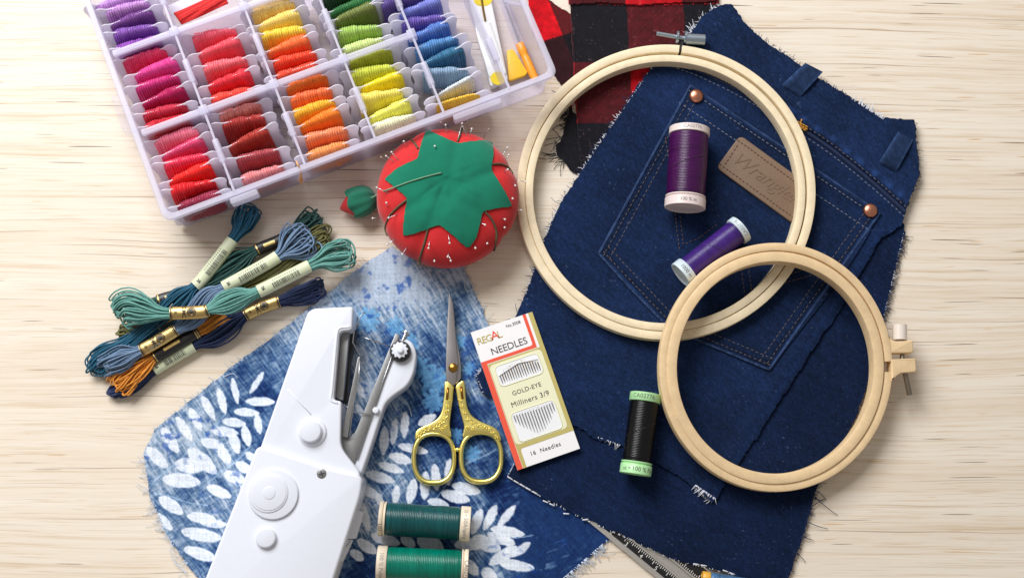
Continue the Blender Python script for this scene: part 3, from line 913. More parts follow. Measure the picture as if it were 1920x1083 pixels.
for v in (VD1, VD2):
    us = [12] + UD[:4]
    for k in range(4 if v == VD1 else 5):
        a = us[k] + (1.6 if k else 0); b = (UD[k] if k < 5 else UD[4]) - 1.6
        m = MB()
        # drafted cross wall: broad bead on top
        q = [(v - 1.6, 4.3), (v - 2.2, BH - 8), (v + 2.2, BH - 8), (v + 1.6, 4.3)]
        P = np.array([[BX(uu, vv, hh) for vv, hh in q] for uu in (a, b)])
        m.grid(P, False, True); m.f += [(0, 1, 2, 3), (7, 6, 5, 4)]; m.mi += [0, 0]
        m.build('cross_divider', m_pl1, pbox, smooth=0)
        m = MB(); m.prism(rrect(a + 0.7, b - 0.7, v - 6.0, v + 6.0, 3, BH - 3), 4.8, 1.6); m.build('cross_divider_top', m_pl2, pbox)
    for u in UD[:4]:
        bead_round(u - 8, u + 8, v - 9, v + 9, BH - 20, BH - 0.6)
# ribs and slanted stops in the end compartment, hinge and latch tabs on the rim
for (u0, v0, u1, v1) in ((738, 200, 752, 150), (745, 330, 757, 280)):
    m = MB()
    a = BX(u0, v0, 20); b = BX(u1, v1, BH - 12)
    d = b - a
    m.tube(np.array([a + d * t for t in np.linspace(0, 1, 6)]), 5, 6); m.build('rib', m_pl1, pbox)
for (u0, u1) in ((118, 170), (548, 642)):
    m = MB(); m.prism(rrect(u0, u1, -15, -3.2, 4, BH - 2), 22, 1.5); m.build('latch', m_pl2, pbox)
m = MB(); m.prism(np.array([BX(p[0], p[1], 40) for p in roundpoly([(-28, 205), (-9, 205), (-9, 285), (-28, 285)], 9, 5)]), 12, 1.5); m.build('latch', m_clear, pbox)

# ------------------------------------------------------------------ thread bobbins
m_card = translucent('white_card', (244, 242, 250), 0.80, 0.4)
def card_outline():
    h = [(34, 16), (40, 14), (47, 6), (56, 3), (61, 10), (60, 30), (57, 52), (59, 70), (62, 82), (60, 90), (54, 95), (46, 95), (40, 92), (34, 90)]
    r = smoothpoly(h, 3, closed=False)
    l = r[::-1] * np.array([-1, 1])
    return np.concatenate([r, l])
CO = card_outline()
cn_is_grey = lambda c: c == 'grey blue'
def make_bobbin(px, py, ang, rgb, lean, where, cname, thin=1.0, wide=1.0, accent=None, lie=False, half=38.0):
    a = math.radians(ang)
    ex = np.array([math.cos(a), math.sin(a), 0]); ny = np.array([-math.sin(a), math.cos(a), 0])
    le = math.radians(lean)
    ez = math.cos(le) * up + math.sin(le) * ny
    ey = np.cross(ez, ex)
    top = 95.0
    h_top = 5.0 + top * math.cos(le)
    T = W(px, py, h_top)
    O = T - ez * top
    b = thing('thread_bobbin', '%s thread bobbin %s' % (cname, where), 'bobbin', (O[0], O[1], 4.0), 'thread bobbins in the plastic box')
    def loc(x, y, z): return O + np.multiply.outer(x, ex) + np.multiply.outer(y, ey) + np.multiply.outer(z, ez)
    m = MB(); n = len(CO)
    f = loc(CO[:, 0] * wide, -0.9 + 0 * CO[:, 0], CO[:, 1]); k = loc(CO[:, 0] * wide, 0.9 + 0 * CO[:, 0], CO[:, 1])
    m.add(np.concatenate([f, k]), [tuple(range(n)), tuple(range(2 * n - 1, n - 1, -1))] + [(i, n + i, n + (i + 1) % n, (i + 1) % n) for i in range(n)])
    m.build('card', m_card, b, smooth=40)
    # wound floss
    sd = int(px * 7 + py * 13) % 1000
    per = 4.4
    ns = int(2 * half / per)
    xs = np.linspace(-half, half, ns * 5 + 1)
    ph = np.arange(30) * 2 * math.pi / 30
    rid = np.abs(np.sin(np.pi * (xs + half) / per + 0.8 * vnoise(xs, xs * 0, 9, seed=sd % 200))) ** 0.7
    lump = vnoise(xs, xs * 0 + sd, 17, seed=(sd + 3) % 200) * 0.62 + vnoise(xs, xs * 0 + sd, 7, seed=(sd + 4) % 200) * 0.38
    tp = (0.30 if ang > 19 else -0.16) + 0.2 * (np.random.RandomState(sd + 1).rand() - 0.5)
    bul = (1 - 0.25 * (np.abs(xs) / half) ** 4)
    A = (12.6 * thin) * bul * (0.72 + 0.5 * lump) * (1 + tp * xs / half) + 2.3 * rid - 1.4
    Bz = 38.5 + 4.2 * (lump - 0.3) + 2.4 * rid - 1.4 + np.random.RandomState(sd).uniform(-0.5, 0.5, xs.shape) - 7.0 * (np.abs(xs) / half) ** 5
    c, s = np.cos(ph), np.sin(ph)
    ep = 0.75
    cc = np.sign(c) * np.abs(c) ** ep; ss = np.sign(s) * np.abs(s) ** ep
    skew = 3.0 * (vnoise(ph * 20, ph * 0 + sd, 30, seed=7) - 0.5)
    X = xs[:, None] + 0.9 * np.sin(ph)[None] + skew[None] * 0.5
    Yl = A[:, None] * cc[None]
    Zl = 52 + Bz[:, None] * ss[None]
    P = O + X[..., None] * ex + Yl[..., None] * ey + Zl[..., None] * ez
    m = MB(); m.grid(P, False, True)
    m.f.append(tuple(range(30))); m.mi.append(0)
    e0 = (len(xs) - 1) * 30
    m.f.append(tuple(range(e0, e0 + 30))[::-1]); m.mi.append(0)
    m.build('floss', threadmat(tuple(min(250, int(6 + c * 1.04)) for c in rgb), 0.5, 0.2), b, smooth=70)
    if cn_is_grey(cname):
        m = MB(); t = np.linspace(0, 2 * math.pi, 24, endpoint=False)
        m.add(O + np.multiply.outer(-13 + 13 * np.cos(t), ex) - ey * 15.5 + np.multiply.outer(42 + 7.0 * np.sin(t), ez), [tuple(range(24))])
        lb = m.build('oval_label', m_card, b, smooth=0)
        text_plane('print', 'DMC', 11, O - 13 * ex - ey * 15.9 + 42 * ez, ex, ez, plain('label_ink', (40, 40, 44), 0.6, 0.0), lb)
    if accent:
        m = MB()
        P2 = O + X[:, 16:29, None] * ex + (A[:, None] * cc[None])[:, 16:29, None] * ey * 1.05 + (48 + (Bz[:, None] - 4) * ss[None])[:, 16:29, None] * ez
        m.grid(P2); m.build('floss', threadmat(accent), b, smooth=70)
    return b
R2C1 = [(266,99,18,(206,44,88),'rose red'),(286,122,25,(214,62,140),'bright magenta'),(290,149,17,(190,38,112),'magenta'),(301,175,26,(172,18,82),'deep raspberry'),(305,202,15,(184,32,60),'crimson'),(307,225,18,(190,22,44),'dark red')]
R1C1 = [(325,249,20,(238,116,140),'pale pink'),(336,272,28,(206,62,106),'dusky rose'),(344,295,13,(222,46,78),'cherry pink'),(351,321,27,(228,32,26),'scarlet'),(358,345,13,(204,22,30),'true red'),(369,372,20,(144,34,64),'burgundy')]
R2C2 = [(398,56,12,(228,88,108),'coral pink'),(406,83,25,(222,78,92),'medium coral'),(418,114,13,(240,104,114),'light coral'),(425,144,24,(216,46,60),'watermelon red'),(433,173,15,(228,64,50),'orange red')]
R1C2 = [(446,200,18,(196,114,106),'dusty pink'),(453,221,12,(158,42,38),'brick red'),(461,255,29,(164,46,34),'russet'),(479,286,13,(164,62,70),'mulberry'),(489,321,18,(206,122,124),'faded rose')]
R2C3 = [(503,-14,20,(248,210,150),'cream'),(508,9,17,(246,196,116),'pale apricot'),(517,31,25,(247,200,110),'butter'),(528,55,10,(250,198,64),'golden yellow'),(536,80,24,(240,108,52),'tangerine'),(549,104,14,(226,66,36),'red orange'),(553,128,20,(216,72,46),'terracotta')]
R1C3 = [(571,148,19,(226,112,32),'pumpkin'),(580,171,14,(241,108,58),'salmon orange'),(586,196,18,(250,168,40),'amber'),(595,218,27,(240,124,32),'carrot orange'),(609,246,13,(240,134,90),'peach'),(611,277,18,(240,144,80),'pale orange')]
R2C4 = [(640,-20,22,(24,58,30),'blackish green'),(653,5,25,(36,100,48),'bottle green'),(661,19,27,(108,118,58),'olive green'),(672,51,8,(152,184,88),'leaf green'),(678,80,17,(194,208,134),'pale sage')]
R1C4 = [(691,98,16,(166,172,46),'moss'),(697,126,10,(192,198,66),'lime green'),(711,147,23,(242,208,26),'lemon yellow'),(711,173,10,(250,212,98),'straw yellow'),(727,202,28,(237,228,98),'pale lemon'),(736,224,17,(244,228,190),'ivory')]
C5 = [(752,-6,15,(72,52,118),'dark violet'),(783,8,25,(112,120,194),'periwinkle'),(792,32,9,(98,78,160),'violet blue'),(799,54,27,(82,118,188),'cornflower blue'),(816,77,17,(76,128,182),'sky blue'),(827,101,26,(46,102,138),'petrol blue'),(833,129,4,(122,148,174),'grey blue'),(848,160,31,(206,210,214),'white and black'),(857,183,16,(228,184,54),'thin mustard')]
R3C1 = [(214,-4,18,(172,122,188),'lavender'),(235,7,14,(182,132,194),'pale lilac'),(241,29,24,(112,62,132),'plum purple'),(249,52,12,(122,72,158),'amethyst purple'),(255,78,18,(132,62,162),'bright purple')]
GROUPS = [(R2C1,'in the magenta compartment'),(R1C1,'in the corner compartment'),(R2C2,'in the coral compartment'),(R1C2,'in the brown compartment'),(R2C3,'in the yellow to red compartment'),(R1C3,'in the orange compartment'),
          (R2C4,'in the green compartment'),(R1C4,'in the lime and yellow compartment'),(C5,'in the long blue compartment'),(R3C1,'in the purple compartment')]
for rows, where in GROUPS:
    n = len(rows)
    for i, (px, py, an, rgb, cn) in enumerate(rows):
        lean = 21 - 15.0 * i / (n - 1)
        if rows is C5: lean = 20 - 13.0 * i / (n - 1)
        thin = 1.0
        if cn.startswith('white and'): thin = 0.55
        if cn.startswith('thin'): thin = 0.4
        half = 41.0 if rows is not C5 else 42.0
        if rows in (R1C3, R1C2): half = 39.5
        make_bobbin(px, py, an, rgb, lean, where, cn, thin=thin, half=half, accent=(28, 26, 24) if cn.startswith('white and') else None)
# a bobbin lying flat on its back in the compartment behind the coral ones
u0, v0 = box_uv(375, 12, 70)
fb = thing('thread_bobbin', 'bright red flat-lying bobbin behind the coral compartment', 'bobbin', BX(u0, v0, 60), 'thread bobbins in the plastic box')
m = MB(); m.prism(np.array([W(p[0], p[1], 66) for p in roundpoly([(312, 12), (420, -34), (440, -4), (322, 30)], 6, 4)]), 2.0, 0.4); m.build('card', m_card, fb)
m = MB()
q = [np.array(p, float) for p in ((326, 26), (418, -14), (428, 6), (340, 46))]
for i in range(13):
    t = i / 12
    a = q[0] * (1 - t) + q[3] * t; b = q[1] * (1 - t) + q[2] * t
    s = np.linspace(0, 1, 24)
    pts = a[None] * (1 - s)[:, None] + b[None] * s[:, None]
    h = 68 + 4.5 * np.sin(math.pi * t) + 0.8 * np.sin(s * 9 + i)
    m.tube(W(pts[:, 0], pts[:, 1] + 0.4 * np.sin(s * 7 + i * 2), h), 1.5, 6)
m.build('floss', threadmat((222, 34, 32)), fb, smooth=180, kind='stuff')
# thread end hanging over the rim
m = MB()
pts = smoothpoly([(556, 303), (560, 312), (565, 322), (563, 334), (566, 344)], 5, closed=False)
hs = np.interp(np.arange(len(pts)), [0, 4, 7, len(pts) - 1], [BH - 2, BH + 2.2, BH - 4, BH - 40])
m.tube(W(pts[:, 0], pts[:, 1], hs), 1.8, 6)
for k in range(5):
    e = np.array([(564 + k * 0.3, 330), (564 + (k - 2) * 2.0, 338), (563 + (k - 2) * 2.4, 345 - abs(k - 2) * 2)])
    m.tube(W(e[:, 0], e[:, 1], np.array([BH - 24, BH - 34, BH - 44])), 0.8, 4)
tag(m.build('loose_thread', threadmat((246, 176, 116)), smooth=180), 'short peach thread end hanging over the front rim of the plastic box', 'thread')

# ---- tools in the end compartment
m_wp = plain('white_plastic', (238, 238, 236), 0.35, 0.015)
m_ye = plain('yellow_plastic', (236, 208, 24), 0.45, 0.04)
m_yo = plain('amber_plastic', (244, 190, 40), 0.4, 0.05)
m_or = plain('orange_plastic', (246, 158, 44), 0.35, 0.05)
m_br = metal('bronze_wire', (150, 120, 60), 0.35)
m_steel = metal('steel', (196, 198, 202), 0.28)
hN = 24.0
sn = thing('thread_snips', 'long white plastic thread snips with yellow dots in the end compartment', 'snips', W(915, 80, 4))
m = MB()
out = roundpoly([(872, -30), (915, -30), (953, 150), (920, 163)], [4, 4, 5, 5], 4)
m.prism(W(out[:, 0], out[:, 1], hN), hN - 5, 2.5); m.build('body', m_wp, sn)
m = MB(); o = smoothpoly([(892, 58), (897, 46), (906, 41), (917, 43), (922, 50), (945, 120), (947, 140), (920, 146), (910, 120)], 5)
m.prism(W(o[:, 0], o[:, 1], hN + 3.5), 4, 2.0); m.build('grip', m_wp, sn)
for (x, y, rx, ry, hh) in ((905, 0, 18, 12, hN + 0.6), (934, 147, 14.5, 12.5, hN + 4.1)):
    t = np.linspace(0, 2 * math.pi, 28, endpoint=False)
    m = MB(); m.prism(W(x + rx * np.cos(t), y + ry * np.sin(t), hh), 0.8, 0.3, 1); m.build('yellow_dot', m_ye, sn)
m = MB(); s = np.array([(901, -20), (903, 0), (906, 20), (910, 40)], float); m.tube(W(s[:, 0], s[:, 1], hN + 0.7), 2.3, 6); m.build('slot_wire', m_br, sn)
ys = MB(); o = roundpoly([(950, 94), (962, 92), (990, 136), (984, 142), (954, 152)], 4, 4)
ys.prism(W(o[:, 0], o[:, 1], 14), 8, 1.5)
tag(ys.build('yellow_tool', m_yo), 'flat amber yellow plastic tab next to the white snips', 'sewing tool')
rp = thing('seam_ripper', 'seam ripper with orange handle and clear cap in the end compartment', 'seam ripper', W(975, 90, 4))
m = MB(); a = W(974, 82, 14); b = W(1004, 150, 14)
m.lathe(a, b - a, [(0, 7), (2, 8.6), (20, 8.6), (24, 7.4), (30, 7.4), (34, 8.2), (60, 8.4), (float(np.linalg.norm(b - a)), 7.6)], 20); m.build('handle', m_or, rp, smooth=40)
m = MB(); c = W(938, -14, 14); m.tube(np.array([a, (a + c) / 2, c]), [2.0, 1.6, 1.2], 6); m.build('blade', m_steel, rp)
m = MB(); c2 = W(930, -34, 14); d = c2 - a
m.lathe(a - d * 0.08, d, [(0, 9.8), (float(np.linalg.norm(d)) * 1.05, 9.2)], 20, caps=False); m.build('cap', m_clear, rp, smooth=60)

# ------------------------------------------------------------------ tomato pincushion
TC = W(839, 372, 58); TC[2] = 0
TR, TH = 131.0, 60.0
starz = [(665,85),(735,118),(800,150),(865,175),(940,160),(1040,152),(1098,172),(1106,240),(1085,350),(1130,420),(1180,500),(1225,590),(1225,604),(1130,612),(1030,635),(1012,720),(985,820),(940,880),(915,878),(830,800),(735,725),(640,760),(560,788),(485,805),(490,740),(500,640),(520,545),(450,485),(365,420),(370,410),(460,335),(590,275),(600,220),(620,150),(645,90)]
star = [(620 + x * .277, 220 + y * .277) for x, y in starz]
cordz = [(545,150),(880,60),(1230,340),(1110,760),(610,900),(400,700)]
def t_ang(px, py):
    p = W(px, py, 70) - TC
    return math.atan2(p[1], p[0])
CORD_A = [t_ang(620 + x * .277, 220 + y * .277) for x, y in cordz]
def t_radius(th):
    r = np.zeros_like(th) + TR
    for a in CORD_A:
        d = np.angle(np.exp(1j * (th - a)))
        r = r * (1 - 0.030 * np.exp(-(d / 0.10) ** 2))
    return r * (1 + 0.010 * np.sin(th * 3 + 1))
def t_height(P):
    d = P - TC
    r = np.hypot(d[..., 0], d[..., 1]); th = np.arctan2(d[..., 1], d[..., 0])
    q = np.clip(r / t_radius(th), 0, 0.999)
    g = 0
    for a in CORD_A:
        dd = np.angle(np.exp(1j * (th - a)))
        g = g + np.exp(-(dd * np.maximum(r, 12) / 13.0) ** 2) * np.clip(r / 60, 0, 1)
    return TH + TH * (1 - q ** 2.3) ** (1 / 2.3) - 6.0 * np.exp(-(r / 26.0) ** 2) - 3.0 * g * np.clip((1 - q) * 4, 0, 1)
def on_tomato(px, py, lift=0.0):
    px = np.asarray(px, float); py = np.asarray(py, float)
    h = np.zeros(np.broadcast(px, py).shape) + 100.0
    for _ in range(14):
        h = 0.5 * h + 0.5 * t_height(W(px, py, h))
    return h + lift
pin = thing('pincushion', 'round red tomato pincushion with green star leaf and small strawberry', 'pincushion', TC)
m_tr = plain('red_cotton', (200, 12, 18), 0.8, 0.10, 900, sheen=0.28)
m_tg = plain('green_felt', (18, 112, 86), 0.9, 0.10, 1200, sheen=0.2)
m_cord = plain('olive_cord', (92, 80, 58), 0.8, 0.15, 900)
m = MB()
th = np.linspace(0, 2 * math.pi, 160, endpoint=False)
rr = np.concatenate([np.linspace(0.004, 0.9, 34), 1 - np.geomspace(0.09, 0.0006, 14)])
Rm = t_radius(th)[None] * rr[:, None]
P = np.stack([TC[0] + Rm * np.cos(th), TC[1] + Rm * np.sin(th), 0 * Rm], -1)
P[..., 2] = t_height(P) + 1.2 * (vnoise(P[..., 0], P[..., 1], 26, seed=201) - 0.5)
lowz = []
for q, z in ((1.0, TH), (0.985, TH * .72), (0.93, TH * .42), (0.80, TH * .16), (0.55, 1.0)):
    R2 = t_radius(th) * q
    lowz.append(np.stack([TC[0] + R2 * np.cos(th), TC[1] + R2 * np.sin(th), 0 * th + z + 4.6], -1))
P = np.concatenate([P, np.array(lowz)])
m.grid(P, False, True)
m.build('cushion', m_tr, pin, smooth=180)
def crease(x, y):
    a = np.arctan2(y - 332, x - 838); r = np.hypot(x - 838, y - 332)
    k = 0
    for (ang, s) in ((2.5, 1.5), (1.95, 1.6), (1.35, 1.2), (0.62, 1.2), (0.35, 0.9), (-0.35, 0.8)):
        d = np.angle(np.exp(1j * (a - ang)))
        k = k + s * np.exp(-(d * np.maximum(r, 6) / 5.0) ** 2) * np.exp(-((r - 34) / 30) ** 2)
    return k
def star_col(X, Y):
    C = np.zeros(X.shape + (3,)); C[:] = (22, 116, 90)
    return C * (0.92 + 0.16 * fbm(X, Y, 30, 205))[..., None]
m_star = vcolmat('green_leaf_cloth', 0.9, 3000, 0.3, var=0.08, sheen=0.2)
star_z = lambda x, y: on_tomato(x, y, 3.6) - crease(x, y) + 0.8 * (vnoise(x, y, 18, seed=203) - 0.5)
sheet('leaf', roundpoly(star, 5, 4), star_z, star_col, m_star, pin, step=1.7, thick=2.0, jag=0.12, seed=51)
CORDS = [[(592,212),(570,178),(545,148),(530,132)],[(858,165),(870,135),(888,85),(892,48)],[(1092,316),(1150,316),(1200,338),(1232,380)],[(1045,640),(1090,690),(1122,770),(1118,850),(1105,905)],
         [(660,738),(640,830),(610,930),(595,1005)],[(512,560),(440,620),(390,680),(370,750),(385,800)]]
for cz in CORDS:
    pts = smoothpoly([(620 + x * .277, 220 + y * .277) for x, y in cz], 6, closed=False)
    m = MB(); m.tube(W(pts[:, 0], pts[:, 1], on_tomato(pts[:, 0], pts[:, 1], 1.2)), 2.1, 7); m.build('cord', m_cord, pin, smooth=180)
# strawberry emery on its thread
m = MB(); xs = np.linspace(0, 1, 16)
c0p = W(676, 379, 24)
sx = W(640, 392, 16) - c0p; sx /= np.linalg.norm(sx)
prof = [(t * 62 - 20, 27 * math.sin(math.pi * min(1, (t * 0.97 + 0.03)) ** 0.62) ** 0.8) for t in xs]
m.lathe(c0p + np.array([0, 0, 3.0]), sx, prof, 24)
sb = m.build('strawberry', m_tr, pin, smooth=60)
m = MB()
prof = [(-31, 3), (-29, 12), (-24, 20), (-14, 26.5), (0, 29.5), (11, 29), (17, 26.5)]
n1 = np.cross(sx, up); n1 /= np.linalg.norm(n1); n2 = np.cross(sx, n1)
A = np.linspace(0, 2 * math.pi, 40, endpoint=False)
P = np.array([[c0p + np.array([0, 0, 4.0]) + sx * (t + (6 * abs(math.sin(2.5 * a)) - 3 if i > 4 else 0)) + (r * (1 + 0.07 * math.sin(5 * a + i * .5) + 0.05 * math.sin(9 * a))) * (math.cos(a) * n1 + math.sin(a) * n2) for a in A] for i, (t, r) in enumerate(prof)])
m.grid(P, False, True); m.build('leaf_cap', m_tg, sb, smooth=180)
m = MB()
pts = smoothpoly([(828, 324), (800, 331), (770, 340), (740, 351), (716, 360), (706, 366), (696, 371)], 5, closed=False)
hh = on_tomato(pts[:, 0], pts[:, 1], 5.0)
hh = np.where(pts[:, 0] < 722, np.interp(pts[:, 0], [690, 712, 722], [52, 66, on_tomato(722., 358., 5.0)]), hh)
m.tube(W(pts[:, 0], pts[:, 1], hh), 1.4, 6); m.build('cord', plain('green_cord', (112, 150, 122), 0.8), pin, smooth=180)
# pins
m_ph = plain('pin_head', (236, 232, 228), 0.25, 0.0)
PINS = [(745,33,775,60),(778,52,785,105),(890,42,860,150),(925,8,930,60),(893,62,922,125),(1068,80,1045,120),(1197,205,1155,270),(1205,255,1180,290),(495,163,517,195),(412,236,460,290),(375,262,430,300),(342,270,395,305),
        (312,475,390,512),(377,578,380,600),(392,680,455,655),(285,683,330,680),(383,860,435,822),(485,925,515,880),(662,885,670,835),(805,850,797,800),(793,943,800,915),(813,970,800,930),(702,972,705,950),(980,885,975,862),
        (1060,853,1065,835),(1045,727,1015,712),(1180,690,1158,682),(1178,745,1185,735),(1232,550,1225,535),(1250,462,1240,445),(1200,352,1170,370),(1318,437,1255,425),(1290,628,1250,628),(705,195,700,185),(150,480,160,500),(955,78,940,130)]
for i, (hx, hy, bx, by) in enumerate(PINS):
    hx, hy, bx, by = 620 + hx * .277, 220 + hy * .277, 620 + bx * .277, 220 + by * .277
    if i == 34: continue
    cc = np.array([W(bx, by, 60)[0] - TC[0], W(bx, by, 60)[1] - TC[1]])
    base_h = float(on_tomato(bx, by)) if np.hypot(*cc) < TR * 0.97 else 58.0
    L = math.hypot(hx - bx, hy - by)
    pb = W(bx, by, base_h)
    hhh = base_h + max(5.0, 12.0 - L * 0.2)
    phd = W(hx, hy, hhh)
    dv = phd - pb; dv /= np.linalg.norm(dv)
    m = MB()
    m.tube(np.array([pb - dv * 10, pb, phd]), 0.62, 5, mi=0)
    m.sphere(phd, 1.95, 10, 7, mi=1)
    o = m.build('pin', [m_steel, m_ph], smooth=180, origin=pb)
    tag(o, 'small white-headed pin stuck into the red tomato pincushion', 'pin', 'pins in the pincushion')

# ------------------------------------------------------------------ embroidery hoops
def wood_mat(name, rgb):
    m, N, L, b = newmat(name)
    v = coords(N, L)
    f = noise(N, L, v, 160, 4, 0.6); g = noise(N, L, v, 1400, 2)
    c = lin(*rgb)
    col = ramp(N, L, f, [(0.3, tuple(q * 0.90 for q in c)), (0.7, tuple(min(1, q * 1.06) for q in c))])
    col = mixc(N, L, ramp(N, L, g, [(0.35, (0.35,) * 3), (0.55, (0, 0, 0))]), col, tuple(q * 0.78 for q in c))
    L.new(col, b.inputs['Base Color']); setp(b, rough=0.5, spec=0.35)
    bump(N, L, g, 0.12, 0.0002, b)
    return m
def ring(name, cx, cy, rx, ry, w, h, zf, mat, parent, gap=None, bev=2.5):
    """band of width w and height h; the outer rim is the pixel ellipse at its top"""
    if gap is None: A = np.linspace(0, 2 * math.pi, 200, endpoint=False)
    else: A = np.linspace(gap[0] + gap[1], gap[0] + 2 * math.pi - gap[1], 200)
    prof = [(0, 0), (0, h - bev), (bev * .3, h - bev * .3), (bev, h), (w - bev, h), (w - bev * .3, h - bev * .3), (w, h - bev), (w, 0)]
    P = []
    for a in A:
        ca, sa = math.cos(a), math.sin(a)
        px, py = cx + rx * ca, cy - ry * sa
        z0 = zf(px, py)
        o = W(px, py, z0 + h)
        c = W(cx, cy, z0 + h)
        inn = c - o; inn[2] = 0; inn /= np.linalg.norm(inn)
        P.append([np.array([o[0], o[1], z0]) + inn * q + up * z for q, z in prof])
    m = MB(); P = np.array(P)
    m.grid(P, gap is None, True)
    if gap is not None:
        k = len(prof)
        m.f.append(tuple(range(k))[::-1]); m.mi.append(0)
        e = (len(A) - 1) * k
        m.f.append(tuple(range(e, e + k))); m.mi.append(0)
    return m.build(name, mat, parent, smooth=40)
m_w1 = wood_mat('pale_beech', (238, 220, 186))
m_w2 = wood_mat('warm_beech', (232, 202, 158))
z1 = lambda x, y: 8.0 + 11.0 * (x - 968) / 562.0
h1 = thing('embroidery_hoop', 'large pale wooden embroidery hoop lying over the pocket and flannel', 'embroidery hoop', W(1249, 360, 12), 'wooden embroidery hoops')
ring('outer_ring', 1249, 360, 281, 277, 16.5, 25, z1, m_w1, h1, gap=(math.pi / 2 - 0.10, 0.010))
ring('inner_ring', 1248, 361, 263, 259, 15, 27, z1, m_w1, h1)
m_zinc = metal('zinc', (176, 190, 202), 0.38)
zt = 33.0
def cyl(m, p, q, r, hp, hq, seg=16):
    a = W(p[0], p[1], hp); b = W(q[0], q[1], hq); m.lathe(a, b - a, [(0, r), (float(np.linalg.norm(b - a)), r)], seg)
m = MB(); cyl(m, (1231, 63), (1300, 75), 4.2, zt, zt); m.build('bolt', m_zinc, h1, smooth=50)
m = MB(); cyl(m, (1286, 73), (1321, 75), 10.5, zt, zt, 24); m.build('thumb_nut', m_zinc, h1, smooth=50)
for x in (1268, 1283):
    m = MB(); cyl(m, (x, 69.5), (x + 3.5, 70), 12, zt, zt, 20); m.build('washer', m_zinc, h1, smooth=50)
m = MB(); m.box(W(1276, 88, 22), (3.4, 0, 0), (0, 12, 0), (0, 0, 9)); m.build('bracket', plain('dark_gap_metal', (40, 40, 44), 0.5), h1)
z2 = lambda x, y: 58.0 - 0.105 * ((x - 1370) * 0.54 + (y - 548) * 0.84)
h2 = thing('embroidery_hoop', 'small warm wooden embroidery hoop with side tabs leaning on the large hoop', 'embroidery hoop', W(1455, 688, 12), 'wooden embroidery hoops')
ring('outer_ring', 1455, 688, 219, 233.5, 15, 27, z2, m_w2, h2, gap=(0.005, 0.045))
ring('inner_ring', 1454, 689, 204, 218, 19, 29, z2, m_w2, h2)
zb = z2(1675, 665) + 27
for poly in ([(1662,622),(1672,636),(1680,640),(1712,637),(1713,661),(1670,662)], [(1671,673),(1717,671),(1719,697),(1690,699),(1680,706),(1672,714)]):
    o = roundpoly(poly, [2, 2, 5, 3, 3, 2], 3)
    m = MB(); m.prism(W(o[:, 0], o[:, 1], zb), 24, 2.5); m.build('side_tab', m_w2, h2)
m = MB(); cyl(m, (1687, 609), (1687, 637), 13, zb - 12, zb - 12, 24); m.build('screw_head', plain('cream_plastic', (228, 216, 204), 0.4, 0.02), h2, smooth=50)
m = MB(); cyl(m, (1692, 640), (1692, 698), 4.5, zb - 12, zb - 12); cyl(m, (1697, 698), (1706, 740), 5, zb - 12, zb - 18); m.build('screw', metal('dull_steel', (150, 140, 126), 0.42), h2, smooth=50)

